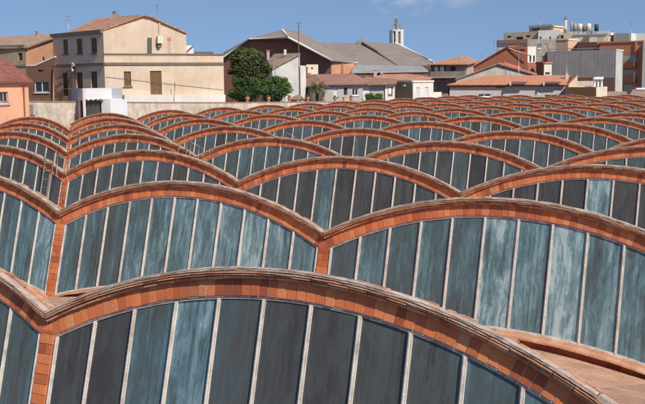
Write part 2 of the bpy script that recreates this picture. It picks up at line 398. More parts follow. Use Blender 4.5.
def pier_mesh(seed):
    random.seed(seed); mb = MB(); z = zb(0) - .3; top = gtop(PH, .29); h = .142; k = 0
    mb.hexa([F(s * (PH - .008) if q in (0, 3) else -s * (PH - .008), z if q < 2 else top - .02, w) for w in (-.30, -.012) for s in (-1,) for q in (0, 1, 2, 3)], 0, 1)
    while z < top - .02:
        z1 = min(z + h, top)
        cuts = [-PH, PH] if k % 2 == 0 else [-PH, rr(-.02, .02), PH]
        for a, b in zip(cuts, cuts[1:]):
            w = rr(-.003, .008)
            mb.hexa([F(a + .004 if q in (0, 3) else b - .004, z + .005 if q < 2 else z1 - .004, ww) for ww in (-.12, w) for q in range(4)], rnd(), 0)
        z = z1; k += 1
    return mb.mesh('brick_pier', [BRICK, MORTAR])
def shell_mesh():
    mb = MB(); nt_, ns_ = 36, 8; g = []
    for j in range(ns_ + 1):
        s = j / ns_; row = []
        for i in range(nt_ + 1):
            t = i / nt_; u = cl(W * t)
            v0 = VC + math.sqrt((RAD - .09) ** 2 - (u - W / 2) ** 2); p0 = F(u, v0, -.12)
            vb = zb(t) - .05 - .19 * (1 - abs(2 * t - 1) ** (4 if t < .5 else 9)); p1 = F(u, vb, -.02) + Vector((0, DN, 0))
            p = p0.lerp(p1, s); p.z -= .72 * math.sin(math.pi * s ** .8) * (1 - abs(2 * t - 1) ** 3)
            row.append(p)
        g.append(row)
    for j in range(ns_):
        for i in range(nt_):
            mb.face([g[j][i], g[j][i + 1], g[j + 1][i + 1], g[j + 1][i]], .5, 0, True)
            mb.face([q - Vector((0, 0, .12)) for q in (g[j][i], g[j + 1][i], g[j + 1][i + 1], g[j][i + 1])], .5, 0, True)
    dn = Vector((0, 0, .12))
    for j in range(ns_):
        mb.face([g[j][nt_], g[j + 1][nt_], g[j + 1][nt_] - dn, g[j][nt_] - dn], .5); mb.face([g[j][0] - dn, g[j + 1][0] - dn, g[j + 1][0], g[j][0]], .5)
    return mb.mesh('vault_shell', SHELL)

ARCHES = [arch_mesh(k) for k in (1, 2, 3)]; COPES = [coping_mesh(k) for k in (4, 5, 6)]
BARS = [bars_mesh(k) for k in (7, 8)]; SILLS = [sill_mesh(k) for k in (9, 10)]; PIERS = [pier_mesh(k) for k in (11, 12, 13)]; VSHELL = shell_mesh()
def end_mesh():
    mb = MB(); random.seed(31); A = amax(0.0); tu, tv = math.cos(A), -math.sin(A)
    def piece(o0, o1, l0, l1, w0, w1, mat):
        nu, nv = math.sin(A), math.cos(A); c = []
        for w in (w0, w1):
            for (o, l) in ((o1, l0), (o1, l1), (o0, l1), (o0, l0)):
                c.append(F(W + l * tu - o * nu, l * tv - o * nv, w))
        mb.hexa(c, rnd(), mat)
    for k in range(2):
        piece(.108, .136, .006 + k * .3, .294 + k * .3, -.3, .066, 1); piece(.080, .097, .006 + k * .3, .294 + k * .3, -.3, .108, 1); piece(.054, .071, .006 + k * .3, .294 + k * .3, -.3, .122, 1); piece(-.008, .050, .004 + k * .3, .296 + k * .3, -.14, .122, 0)
    for k in range(4): piece(.142, .36, .004 + k * .15, .146 + k * .15, -.3, .002, 2)
    return mb.mesh('end_coping', [COPE, COURSE, BRICK])
ENDC = end_mesh()
mb = MB(); a0, a1 = F(W - .35, -.02, -.12), F(W - .35, zb(1) + .06, -.02) + Vector((0, DN, 0)); ex = Vector((2.0, 0, -.2)); mb.slab([a0, a0 + ex, a1 + ex, a1], .14); APRON = mb.mesh('side_apron', SHELL)
NEAR = {(1, 0): [.3] * 8 + [.35, .3, .38], (1, 1): [.12, .08, .50, .78, .22, .12, .14, .18, .32, .44, .56],
        (2, 0): [.5] * 8 + [.55, .66, .80], (2, 1): [.50, .55, .40, .72, .78, .66, .74, .80, .88, .74, .55],
        (2, 2): [.36, .52, .40, .55, .52, .96, .66, .93, .66, .62, .70], (3, 1): [.30, .22, .28, .24, .34, .42, .3, .2, .3, .3, .2],
        (3, 2): [.25, .26, .18, .14, .56, .12, .15, .12, .20, .22, .2], (3, 3): [.1, .12, .12, .10, .06, .90, .22, .12, .1, .2, .2], (3, 0): [.2] * 7 + [.25, .3, .2, .15]}
random.seed(21)
def far_tones(r): return [min(1, max(0, random.gauss(.16 + .035 * min(r, 9), .13))) for _ in range(NP)]  # farther rows get paler: sky reflection painted into the pane tone
NROW, XMIN, XMAX = 17, -6, 0
ORD = ['', 'first', 'second', 'third', 'fourth', 'fifth', 'sixth', 'seventh', 'eighth', 'ninth', 'tenth', 'eleventh', 'twelfth', 'thirteenth', 'fourteenth', 'fifteenth', 'sixteenth', 'seventeenth', 'eighteenth', 'nineteenth', 'twentieth', 'twenty-first', 'twenty-second', 'twenty-third']
LAB = {(1, 0): 'brick arched vault cut by the left edge in the nearest row, grey-blue glass',
       (1, 1): 'nearest and largest brick arched vault, mostly dark glass with one pale blue pane',
       (1, 2): 'sliver of a brick arched vault in the bottom right corner, beside the nearest arch',
       (2, 0): 'brick arched vault cut by the left edge in the second row, blue streaked glass',
       (2, 1): 'second-row brick arched vault with eleven blue whitewashed panes, brick piers at both ends',
       (2, 2): 'second-row brick arched vault running off the right edge, pale swirls on the glass',
       (3, 0): 'third-row brick arched vault at the left edge with a ladder over its glass',
       (3, 1): 'third-row brick arched vault of grey panes right of the ladder pier',
       (3, 2): 'third-row brick arched vault in the middle, dark glass and one light grey pane',
       (3, 3): 'third-row brick arched vault at the right edge with one white streaked pane'}
def vis(r, X):
    xs = []
    for t in (0, .25, .5, .75, 1):
        for z in (RISE * (1 - (2 * t - 1) ** 2), zb(t)):
            q = project(Vector(((X + t) * W, (r - 1) * DN, Z0 + z)))
            if q: xs.append(q)
    if not xs: return None
    return min(q[0] for q in xs), max(q[0] for q in xs), min(q[1] for q in xs), max(q[1] for q in xs)
for r in range(1, NROW + 1):
    seen = 0
    for X in range(XMIN, XMAX + 1):
        v = vis(r, X)
        if not v or v[1] < -70 or v[0] > 700 or v[2] > 420: continue
        inframe = v[1] > 2 and v[0] < 643 and v[2] < 402
        if inframe: seen += 1
        b = X + r
        if (r, b) in LAB: lab = LAB[(r, b)]
        elif inframe: lab = 'brick arched skylight vault, %s arch from the left in the %s row from front' % (ORD[seen], ORD[r])
        else: lab = 'brick arched skylight vault just %s the view, %s row from the front' % ('left of' if v[1] < 2 else 'right of', ORD[r])
        o = thing('roof_vault', lab, 'roof vault', (X * W, (r - 1) * DN, Z0), 'brick skylight vaults in rows across the factory roof')
        k = (r * 5 + X * 3) % 7
        for nm, me in (('brick_arch', ARCHES[k % 3]), ('coping', COPES[(k + r) % 3]), ('glazing_bars', BARS[k % 2]), ('sill', SILLS[(k + X) % 2]), ('brick_pier', PIERS[(k + r) % 3]), ('vault_shell', VSHELL)):
            c = bpy.data.objects.new(nm, me); COL.objects.link(c); c.parent = o
        c = bpy.data.objects.new('glazing', glazing_mesh(NEAR.get((r, b)) or far_tones(r))); COL.objects.link(c); c.parent = o
        if X == XMAX:           # closing pier on the far side
            c = bpy.data.objects.new('brick_pier', PIERS[0]); COL.objects.link(c); c.parent = o; c.location = (W, 0, 0)
            c = bpy.data.objects.new('side_apron', APRON); COL.objects.link(c); c.parent = o
            c = bpy.data.objects.new('end_coping', ENDC); COL.objects.link(c); c.parent = o
# the hall that carries the vaults
XL, XR, YF, YB = XMIN * W - .35, (XMAX + 1) * W + .35, -.4, NROW * DN + .2
hall = thing('factory_hall', 'long brick factory hall carrying the arched roof vaults', 'factory', (XL, YF, 0))
HB = m_brickwall('hall_brick', (.36, .14, .08), (.42, .18, .10), (.35, .28, .22))
for (x0, x1, y0, y1) in ((XL, XR, YF - .1, YF + .2), (XR - .3, XR, YF + .2, YB), (XL, XR - .3, YB - .3, YB)):
    mb = MB(); mb.abox(x0, x1, y0, y1, 0, Z0 - 2.5); mb.build('wall', HB, hall)
mb = MB(); mb.abox(XR - .6, XR + 1.6, YF - .1, YB, Z0 - 2.45, Z0 - 2.15); mb.build('eaves_gutter', SHELL, hall)
mb = MB(); mb.abox(XL + .3, XR - .3, YF + .2, YB - .3, Z0 - 3.3, Z0 - 3.1); mb.build('ceiling_slab', MORTAR, hall)

# ------------------------------------------------------------------ background materials
T_RED = m_tiles('tile_red', (.50, .21, .12), (.62, .32, .20)); T_DARK = m_tiles('tile_dark', (.24, .085, .06), (.30, .11, .08), (.13, .07, .055))
T_ORANGE = m_tiles('tile_orange', (.56, .22, .12), (.62, .28, .16), (.40, .20, .13)); T_BROWN = m_tiles('tile_brown', (.34, .165, .11), (.40, .21, .15), (.22, .13, .10))
T_OLD = m_tiles('tile_old', (.40, .24, .16), (.50, .34, .24), (.20, .15, .11))
PL_ORANGE = m_plaster('plaster_apricot', (.74, .41, .265), .12); PL_BEIGE = m_plaster('plaster_beige', (.68, .55, .43), .15)
PL_SHADE_WARM = m_plaster('plaster_shade_warm', (.78, .59, .46), .14); PL_OCHRE = m_plaster('plaster_ochre', (.46, .36, .22), .25)
PL_WALL = m_plaster('plaster_old_wall', (.68, .60, .52), .36, 1.1); PL_WHITE = m_plaster('plaster_white', (.74, .72, .68), .10)
PL_CREAM = m_plaster('plaster_cream', (.76, .68, .55), .12); PL_GREY = m_plaster('plaster_grey', (.44, .42, .42), .12)
PL_STONE = m_plaster('plaster_stone', (.34, .29, .25), .2); PL_SAND = m_plaster('plaster_sand', (.64, .51, .35), .15)
PL_LILAC = m_plaster('plaster_lilac_grey', (.44, .40, .41), .08); PL_PINK = m_plaster('plaster_pinkish', (.55, .44, .40), .18)
BR_SHADE = m_brickwall('brick_shade', (.27, .105, .07), (.33, .13, .085), (.24, .13, .10)); BR_ORANGE = m_brickwall('brick_orange', (.58, .26, .13), (.64, .32, .17), (.60, .42, .30))
BR_RED = m_brickwall('brick_red', (.38, .12, .065), (.44, .15, .085), (.28, .13, .09)); BR_BROWN = m_brickwall('brick_brown', (.17, .075, .05), (.20, .09, .06), (.16, .10, .08))
BR_TERRA = m_brickwall('brick_terracotta', (.50, .17, .09), (.55, .20, .11), (.45, .22, .14))
CORR_BROWN = m_corrugated('fibre_cement', (.31, .245, .215), .35, .9); CORR_GREY = m_corrugated('grey_cladding', (.31, .30, .30), .5, .85, 0, .2)
CORR_LIGHT = m_corrugated('light_cladding', (.64, .62, .58), .8, .7); CORR_CREAM = m_corrugated('cream_cladding', (.50, .44, .37), 1.1, .75, 0, .3)
CORR_ZINC = m_corrugated('zinc_strip', (.36, .36, .36), .5, .6)
WOOD = m_plain('brown_shutter', (.24, .125, .06), .7, 0, .25, 5); GREEN = m_plain('green_shutter', (.085, .10, .085), .7)
TRIM = m_plain('pale_trim', (.66, .60, .54), .8); STONE = m_plain('dark_stringcourse', (.19, .155, .12), .9); GREYM = m_plain('grey_board', (.33, .33, .34), .7)
TERRA = m_plain('terracotta', (.50, .22, .12), .85); SHADE_MAUVE = m_plain('shade_mauve_panel', (.66, .58, .60), .6, 0, .06)

def V2(p): return Vector((p.x, p.y, 0))
class House:
    def __init__(s, name, label, cat, corners, top, dep, wall, group=None, base=0.0):
        # corners: (px, D) of the walls one sees, left to right; top: (px, py, D) on the eave
        s.c = [V2(P(px, 83, D)) for px, D in corners]; s.px = corners; s.z1 = P(*top).z; s.z0 = base
        mid = (s.c[0] + s.c[-1]) / 2
        s.root = thing(name, label, cat, (mid.x, mid.y, base), group); s.wallm = wall; s.mb = MB(); s.open = [[] for _ in s.c[:-1]]; s.dep = dep
        def bk(i, left):
            px = corners[i][0]; d = FH if (left and px < CX) or (not left and px > CX) else V2(ray(px, 83)).normalized()
            return s.c[i] + d * dep
        s.b0, s.b1 = bk(0, True), bk(-1, False)
    def frame(s, i):
        A, B = s.c[i], s.c[i + 1]; t = (B - A).normalized(); n = Vector((t.y, -t.x, 0)); return A, B, t, n
    def opening(s, i, x0, x1, y0, y1, kind='window', mat=None, name=None, deep=.18):
        A, B, t, n = s.frame(i)
        s0, za = onwall(A, B, x0, y1); s1, _ = onwall(A, B, x1, y1); _, zt = onwall(A, B, x0, y0)
        L = (B - A).length; s0 = max(.1, s0); s1 = min(L - .1, s1)
        s.open[i].append((s0, s1, za, zt))
        q = lambda u, z, d: A + t * u + n * d + Vector((0, 0, z))
        m = MB(); fw = min(.09, (s1 - s0) * .12); d0, d1 = -deep - .02, -deep + .07
        def bar(a, b, c, d, e0=d0, e1=d1, mb=m):
            mb.hexa([q(a, c, e0), q(b, c, e0), q(b, d, e0), q(a, d, e0), q(a, c, e1), q(b, c, e1), q(b, d, e1), q(a, d, e1)])
        root = s.root
        if kind == 'window':
            bar(s0, s0 + fw, za, zt); bar(s1 - fw, s1, za, zt); bar(s0 + fw, s1 - fw, zt - fw, zt); bar(s0 + fw, s1 - fw, za, za + fw)
            if s1 - s0 > .7: bar((s0 + s1) / 2 - fw / 2, (s0 + s1) / 2 + fw / 2, za + fw, zt - fw)
            bar(s0 - .1, s1 + .1, za - .1, za - .004, -.05, .1)
            w = m.build('window', mat or TRIM, root)
            g = MB(); bar(s0, s1, za, zt, d0 - .02, d0 + .03, g); g.build('pane', PANE, w)
        elif kind in ('shutter', 'door'):
            m2 = MB(); n_ = max(3, int((zt - za) / .14)); 
            for side in ((s0, (s0 + s1) / 2 - .015), ((s0 + s1) / 2 + .015, s1)):
                a, b = side; st = (b - a) * .14
                bar(a, a + st, za, zt, d0, d1, m2); bar(b - st, b, za, zt, d0, d1, m2)
                bar(a + st, b - st, zt - st, zt, d0, d1, m2); bar(a + st, b - st, za, za + st, d0, d1, m2)
                for k in range(n_):
                    h = za + st + (zt - za - 2 * st) * k / n_
                    bar(a + st, b - st, h, h + (zt - za - 2 * st) / n_ * .72, d0, d1 - .03, m2)
            w = m2.build('door' if kind == 'door' else 'shutter', mat or WOOD, root)
            g = MB(); bar(s0, s1, za, zt, d0 - .04, d0 - .005, g); g.build('backing', DARK, w)
            if kind == 'shutter': g2 = MB(); bar(s0 - .12, s1 + .12, za - .12, za - .004, -.05, .12, g2); g2.build('sill', STONE, w)
        elif kind == 'dark':
            bar(s0, s1, za, zt, d0 - .02, d0 + .03); m.build(name or 'window', mat or PANE, root)
        elif kind == 'panel':
            bar(s0, s1, za, zt, d0, -.03); m.build(name or 'panel', mat, root)
    def band(s, i, y, h, d, mat, name, x=None, ext=(0, 0)):        # a horizontal course along wall i, y = its top at its left end
        A, B, t, n = s.frame(i); L = (B - A).length; x = s.px[i][0] if x is None else x
        zt = onwall(A, B, x, y)[1]; a, b = -ext[0], L + ext[1]
        q = lambda u, z, dd: A + t * u + n * dd + Vector((0, 0, z))
        m = MB(); m.hexa([q(a, zt - h, -.02), q(b, zt - h, -.02), q(b, zt, -.02), q(a, zt, -.02), q(a, zt - h, d), q(b, zt - h, d), q(b, zt, d), q(a, zt, d)])
        return m.build(name, mat, s.root)
    def gable(s, i, pts, mat=None, th=.25, off=0.0, name=None):
        A, B, t, n = s.frame(i); P3 = []
        for px, py in pts:
            u, z = onwall(A - n * off, B - n * off, px, py); u = min(max(u, 0.0), (B - A).length); P3.append(A - n * off + t * u + Vector((0, 0, z)))
        m = s.mb if name is None else MB(); bk = [p - n * th for p in P3]; k = len(P3)
        m.face(P3); m.face(bk[::-1])
        for j in range(k): m.face([P3[j], bk[j], bk[(j + 1) % k], P3[(j + 1) % k]])
        if name: m.build(name, mat, s.root)
        return P3
    def done(s, flat=True, roofm=None, closed=True):
        m = s.mb
        for i in range(len(s.c) - 1):
            A, B, t, n = s.frame(i); L = (B - A).length; o = s.open[i]
            us = sorted({0, L, *[x for q in o for x in q[:2]]}); zs = sorted({s.z0, s.z1, *[x for q in o for x in q[2:] if s.z0 < x < s.z1]})
            q = lambda u, z, d=0.0: A + t * u + n * d + Vector((0, 0, z))
            for a, b in zip(us, us[1:]):
                for c, d in zip(zs, zs[1:]):
                    if any(k[0] <= (a + b) / 2 <= k[1] and k[2] <= (c + d) / 2 <= k[3] for k in o): continue
                    m.face([q(a, c), q(b, c), q(b, d), q(a, d)])
            for (a, b, c, d) in o:
                e = -.25
                for w in (((a, c), (a, d)), ((b, d), (b, c)), ((a, d), (b, d)), ((b, c), (a, c))):
                    m.face([q(*w[0]), q(*w[1]), q(*w[1], e), q(*w[0], e)])
        ring = [s.c[-1], s.b1, s.b0, s.c[0]] if closed else []
        for a, b in zip(ring, ring[1:]):
            m.face([a + Vector((0, 0, z)) for z in (s.z0,)] + [b + Vector((0, 0, s.z0)), b + Vector((0, 0, s.z1)), a + Vector((0, 0, s.z1))])
        m.build('wall', s.wallm, s.root)
        if flat:
            r = MB(); r.face([p + Vector((0, 0, s.z1 - .12)) for p in s.c + [s.b1, s.b0]]); r.build('roof', roofm or PL_STONE, s.root)
    def roof(s, quads, mat, th=.18, name='roof', side=None):
        m = MB()
        for q in quads: m.slab([P(*p) for p in q], th)
        return m.build(name, mat, s.root)
    def chimney(s, px, py0, py1, D, w=.45, mat=None, cap=True):
        a, b = P(px, py0, D), P(px, py1, D); h = w / 2; m = MB()
        m.box((a + b) / 2, CRH * h, FH * h, (0, 0, (a.z - b.z) / 2))
        c = m.build('chimney', mat or PL_BEIGE, s.root)
        if cap: m = MB(); m.box(a + Vector((0, 0, .06)), CRH * (h + .08), FH * (h + .08), (0, 0, .05)); m.build('cap', TERRA, c)
CRH = Vector((math.cos(YAW), -math.sin(YAW), 0))
def antenna(label, px, y0, y1, D, head=1, r=.03, base=None):
    a, b = P(px, y0, D), P(px, y1, D)
    if base is not None: b.z = base
    m = MB(); m.tube([b, (a + b) / 2, a], r, 6)
    o = thing('roof_antenna', label, 'antenna', b, 'antennas on the roofs'); m.build('mast', STEEL, o)
    if head:
        m = MB(); L = .9
        for k, (dz, l) in enumerate(((.0, L), (-.45, L * .7))[:head]):
            c = a + Vector((0, 0, -.1 + dz)); ax = (CRH * .8 + FH * .6).normalized(); m.tube([c - ax * l * .6, c + ax * l * .6], .018, 5)
            for j in range(7):
                e = c + ax * l * (-.55 + 1.1 * j / 6); x = Vector((-ax.y, ax.x, 0)); m.tube([e - x * .22, e + x * .22], .012, 4)
        m.build('aerial', STEEL, o)
    return o

# ---- boundary wall along the left side of the roof
WX = XL - .25
WA, WB = Vector((WX, 0, 0)), Vector((WX, 100, 0))
pts = []
for px, py in ((-60, 101), (30, 101.2), (72, 101.3), (150, 102), (225, 102.2), (300, 101.6), (372, 101.3), (440, 101), (463, 101)):
    u, z = onwall(WA, WB, px, py); pts.append((u, z))
o = thing('boundary_wall', 'long weathered plaster wall behind the last vaults, with a thin tile coping', 'wall', (WX, pts[1][0], 0))
m, mc = MB(), MB()
for (u0, z0), (u1, z1) in zip(pts, pts[1:]):
    m.hexa([(WX - .25, u0, 0), (WX, u0, 0), (WX, u0, z0 - .08), (WX - .25, u0, z0 - .08), (WX - .25, u1, 0), (WX, u1, 0), (WX, u1, z1 - .08), (WX - .25, u1, z1 - .08)])
    n = max(1, int((u1 - u0) / .5))
    for k in range(n):
        a, b = u0 + (u1 - u0) * k / n + .006, u0 + (u1 - u0) * (k + 1) / n - .006; za, zb_ = z0 + (z1 - z0) * k / n + rr(-.012, .012), z0 + (z1 - z0) * (k + 1) / n + rr(-.012, .012)
        mc.hexa([(WX - .30, a, za - .08), (WX + .05, a, za - .08), (WX + .05, a, za), (WX - .30, a, za), (WX - .30, b, zb_ - .08), (WX + .05, b, zb_ - .08), (WX + .05, b, zb_), (WX - .30, b, zb_)], rnd())
m.build('wall', PL_WALL, o); mc.build('coping', m_plain('old_coping', (.36, .24, .18), .9, 0, .3, 3), o)
def walltop(px):
    for (x0, y0), (x1, y1) in zip(WPX, WPX[1:]):
        if x0 <= px <= x1:
            u, z = onwall(WA, WB, px, y0 + (y1 - y0) * (px - x0) / (x1 - x0)); return Vector((WX - .12, u, z))
WPX = [(-60, 101), (30, 101.2), (72, 101.3), (150, 102), (225, 102.2), (300, 101.6), (372, 101.3), (440, 101), (463, 101)]
PLAB = ['first terracotta urn from the left on the wall, before the dark left bush', 'terracotta urn on the wall before the brighter right bush', 'terracotta urn on the wall at the right edge of the bushes', 'terracotta urn on the wall just left of the palm', 'terracotta urn on the wall just right of the palm', 'terracotta urn on the wall left of the pinkish block', 'last terracotta urn on the wall, right of the pinkish block']
urn = None
for k, px in enumerate((248.3, 269.6, 290.5, 308.6, 324, 336, 352)):
    b = walltop(px)
    o = thing('terracotta_urn', PLAB[k], 'urn', b, 'terracotta urns along the wall')
    if urn is None:
        mu = MB(); mu.lathe((0, 0, 0), [(0, 0), (.17, 0), (.17, .05), (.10, .09), (.12, .16), (.24, .34), (.25, .42), (.20, .47), (.24, .50), (.24, .54), (.0, .54)], 14); urn = mu.mesh('urn_body', TERRA)
        mp = MB()
        for q in range(70):
            d = Vector((rr(-1, 1), rr(-1, 1), rr(-.2, 1))).normalized() * rr(.08, .2); c = Vector((0, 0, .58)) + d
            t1 = Vector((rr(-1, 1), rr(-1, 1), rr(-1, 1))).normalized() * .06; t2 = t1.cross(d).normalized() * .04
            mp.face([c - t1, c + t2, c + t1, c - t2], rnd())
        upl = mp.mesh('dry_plant', m_leaf('dry_leaf', (.20, .10, .05), (.36, .20, .10)))
    for nm, me in (('body', urn), ('plant', upl)):
        c = bpy.data.objects.new(nm, me); COL.objects.link(c); c.parent = o
b = walltop(346.5); m = MB(); m.box(b + Vector((0, 0, .25)), (0, .62, 0), (.15, 0, 0), (0, 0, .25)); m.box(b + Vector((0, 0, .53)), (0, .68, 0), (.19, 0, 0), (0, 0, .03))
tag(m.build('masonry_block', PL_ORANGE), 'pinkish masonry block on the wall between two urns right of the palm', 'block')

# ---- white rooftop housing at the left valley
hx0, hx1 = WX + .02, WX + 4.6
o = thing('rooftop_housing', 'white metal plant housing, mauve shade on its side, at the end of the vaults, dark opening in front', 'plant housing', P(83, 124, 82.5))
A, B, C_ = V2(P(70.8, 83, 83.5)), V2(P(83.2, 83, 80.2)), V2(P(121.8, 83, 86.0))
zt = P(83.2, 88.4, 80.2).z; zb0 = Z0 - 2.2
def wallbox(mb, A, B, z0, z1, th, off=0.0):
    t = (B - A).normalized(); n = Vector((t.y, -t.x, 0)); a, b = A + n * off, B + n * off
    mb.hexa([a - n * th + Vector((0, 0, z0)), b - n * th + Vector((0, 0, z0)), b - n * th + Vector((0, 0, z1)), a - n * th + Vector((0, 0, z1)), a + Vector((0, 0, z0)), b + Vector((0, 0, z0)), b + Vector((0, 0, z1)), a + Vector((0, 0, z1))])
m = MB(); wallbox(m, A, B, zb0, zt, .12); m.build('side_panel', SHADE_MAUVE, o)  # shade on this side of the white housing is painted as mauve
tBC = (C_ - B).normalized(); LBC = (C_ - B).length; nBC = Vector((tBC.y, -tBC.x, 0))
zf = lambda py: onwall(B, C_, 100, py)[1]
m = MB(); wallbox(m, B + tBC * .02, B + tBC * (LBC * .02 + .1), zb0, zt, .12, -.002)
wallbox(m, B + tBC * (LBC * .03 + .12), C_ - tBC * (LBC * .29), zf(99), zt, .1, -.01); wallbox(m, C_ - tBC * (LBC * .285), C_ - tBC * .12, zf(100), zt - .02, .1, -.02)
m.build('front_panel', WHITE, o)
m = MB(); wallbox(m, C_ - tBC * (LBC * .28), C_ - tBC * .2, zf(98.8), zt - .06, .04, .015); m.build('grey_panel', m_plain('grey_sheet', (.42, .45, .49), .5, 0, .06), o)
m = MB(); wallbox(m, C_ - tBC * .11, C_, zb0, zt, .12, -.002); m.build('corner_post', GREYM, o)
m = MB(); wallbox(m, B + tBC * (LBC * .52), C_ - tBC * .15, zb0, zf(100.2), .9, .55); wallbox(m, B + tBC * (LBC * .52), C_ - tBC * .9, zf(100.1), zf(99.2), .7, .5); m.build('chiller_box', WHITE, o)
m = MB(); wallbox(m, B + tBC * .14, B + tBC * (LBC * .51), zb0, zf(100), .08, -.45); m.build('shade_sheet', DARK, o)  # dark sheet stands in for the shade inside the opening
m = MB(); m.face([p + Vector((0, 0, zt - .03)) for p in (A, B, C_, C_ - nBC * 2.6, A - nBC * 1.5)]); m.face([p + Vector((0, 0, zt - .1)) for p in (A - nBC * 1.5, C_ - nBC * 2.6, C_, B, A)]); m.build('roof', WHITE, o)
m = MB()
for f in (.08, .2, .32, .44): q0 = B + tBC * LBC * f; m.tube([q0 + nBC * .05 + Vector((0, 0, zf(100))), q0 + tBC * .35 + nBC * .05 + Vector((0, 0, zf(98.6)))], .05, 5)
m.build('louvre_arm', WHITE, o)

# ---- apricot house on the wall line
u1 = onwall(WA, WB, 27.6, 83)[0]; u0 = u1 - 22
hx = WX + .06
o = thing('apricot_house', 'apricot plastered house with dark red tile roof at the left edge', 'house', (hx, (u0 + u1) / 2, 0))
ze = onwall(WA, WB, 20, 79.5)[1]
h = House.__new__(House); h.c = [Vector((hx, u0, 0)), Vector((hx, u1, 0))]; h.px = [(-60, 0), (27.6, 0)]; h.z0, h.z1 = 0, ze; h.root = o; h.wallm = PL_ORANGE; h.mb = MB(); h.open = [[]]
h.b0, h.b1 = Vector((hx - 9, u0, 0)), Vector((hx - 9, u1, 0))
h.opening(0, 0.5, 8.7, 92, 104.5, 'window', GREYM)
h.done(False)
m = MB(); zr = ze + 2.75; m.mb = None
gb = [Vector((hx + .02, u1 - .01, ze - .02)), Vector((hx - 4.5, u1 - .01, zr - .1)), Vector((hx - 9, u1 - .01, ze - .02))]
m.face(gb); m.face([g - Vector((0, .25, 0)) for g in gb[::-1]]); m.build('gable', PL_ORANGE, o)
m = MB(); m.slab([(hx + .35, u0, ze - .12), (hx + .35, u1 + .25, ze - .12), (hx - 4.5, u1 + .25, zr), (hx - 4.5, u0, zr)], .16); m.slab([(hx - 4.52, u0, zr), (hx - 4.52, u1 + .25, zr), (hx - 9.3, u1 + .25, ze - .1), (hx - 9.3, u0, ze - .1)], .16); m.build('roof', T_DARK, o)
m = MB(); m.abox(hx + .03, hx + .2, u0, u1 + .1, ze - .42, ze - .30); m.build('cornice', PL_ORANGE, o)
m = MB(); ud = onwall(WA, WB, 22.3, 90)[0]; m.tube([(hx + .1, ud, 0), (hx + .1, ud, ze - .43)], .05, 8); m.build('downpipe', TERRA, o)
m = MB(); ua = onwall(WA, WB, 28.5, 105)[0]; ub = onwall(WA, WB, 33.5, 105)[0]; za, zb1 = onwall(WA, WB, 30, 115)[1], onwall(WA, WB, 30, 104.5)[1]
m.abox(WX + .02, WX + .5, ua, ub - .25, za, zb1)
o = thing('air_conditioner', 'grey air conditioning unit low on the wall beside the apricot house', 'air conditioner', (WX + .25, (ua + ub) / 2, za)); m.build('casing', GREYM, o)
m = MB()
for k in range(9): zz = za + .08 + (zb1 - za - .16) * k / 8; m.abox(WX + .5, WX + .53, ua + .1, ub - .35, zz - .02, zz + .02)
m.build('grille', WHITE, o)
m = MB(); m.face([(WX + .02, ub - .24, zb1), (WX + .48, ub - .2, za), (WX + .02, ub + .1, za)]); m.face([(WX + .02, ub + .1, za), (WX + .48, ub - .16, za), (WX + .02, ub - .20, zb1)]); m.build('bracket', TERRA, o)

# ---- ochre house with brick party wall, and the low brown house before it
h = House('ochre_house', 'ochre house with orange brick party wall and old tile roof, left of the beige house', 'house', [(-30, 108), (26.8, 104), (57, 112)], (26.8, 47.2, 104), 14, PL_OCHRE)
h.opening(0, 18.2, 22.6, 53, 60.5, 'dark'); h.band(0, 46.8, .35, .18, STONE, 'cornice'); h.band(0, 66.2, .2, .08, STONE, 'string_course')
h.gable(1, [(27.2, 46.8), (27.2, 70), (57, 70), (57, 36.8)], BR_ORANGE, name='party_wall', off=-.08)
h.done(False)
h.roof([[(-34, 48.0, 107.5), (26.9, 46.6, 103.7), (57, 36.2, 111.7), (57, 33.4, 121), (-34, 38.5, 121)]], T_OLD)
m = MB(); p = P(37, 33.4, 119); m.lathe(p - Vector((0, 0, .3)), [(.14, 0), (.14, .5), (.2, .55), (.0, .7)], 8); m.build('chimney', TERRA, h.root)
h = House('brown_house', 'low brown house with shade-darkened front and sloping white coping, beside the beige house', 'house', [(26.5, 101.5), (54.9, 100.5)], (27, 66.4, 101.5), 2.5, BR_BROWN)  # facade's shade is put into the dark wall colour
h.opening(0, 34.6, 49, 81.6, 92.6, 'window', TRIM); h.opening(0, 38, 43.4, 69.8, 71.8, 'dark', PANE, 'vent')
h.gable(0, [(27.4, 66.5), (54.9, 66.5), (54.9, 58.6), (35.5, 66.2)], None)
A, B, t, n = h.frame(0); m = MB(); pa = [A + t * onwall(A, B, x, y)[0] + Vector((0, 0, onwall(A, B, x, y)[1])) for x, y in ((27, 66.3), (35.5, 66), (54.9, 57.6))]
for a, b in zip(pa, pa[1:]):
    m.hexa([a - n * .3, b - n * .3, b - n * .3 + Vector((0, 0, .16)), a - n * .3 + Vector((0, 0, .16)), a + n * .06, b + n * .06, b + n * .06 + Vector((0, 0, .16)), a + n * .06 + Vector((0, 0, .16))])
m.build('coping', TRIM, h.root); h.band(0, 98.5, .5, .1, WOOD, 'plinth'); h.done()
m = MB(); a, b = P(53.5, 66, 100.2), P(53.5, 101, 100.2); m.tube([a, b], .07, 6); m.build('downpipe', TERRA, h.root)

# ---- the big beige house
h = House('beige_house', 'large beige gabled house with a shaded left facade and brown shutters', 'house', [(54.8, 106.5), (105, 98.5), (224, 104.5)], (105, 53.6, 98.5), 12, PL_BEIGE)
for (x0, x1, y0, y1) in ((63.2, 68.4, 73, 96), (77.2, 83.2, 72.4, 96), (91.6, 97.8, 71.6, 96)): h.opening(0, x0, x1, y0, y1, 'door', WOOD)
h.opening(1, 124.2, 131.4, 71.5, 86.5, 'shutter'); h.opening(1, 150.6, 162.2, 71, 95.2, 'door')
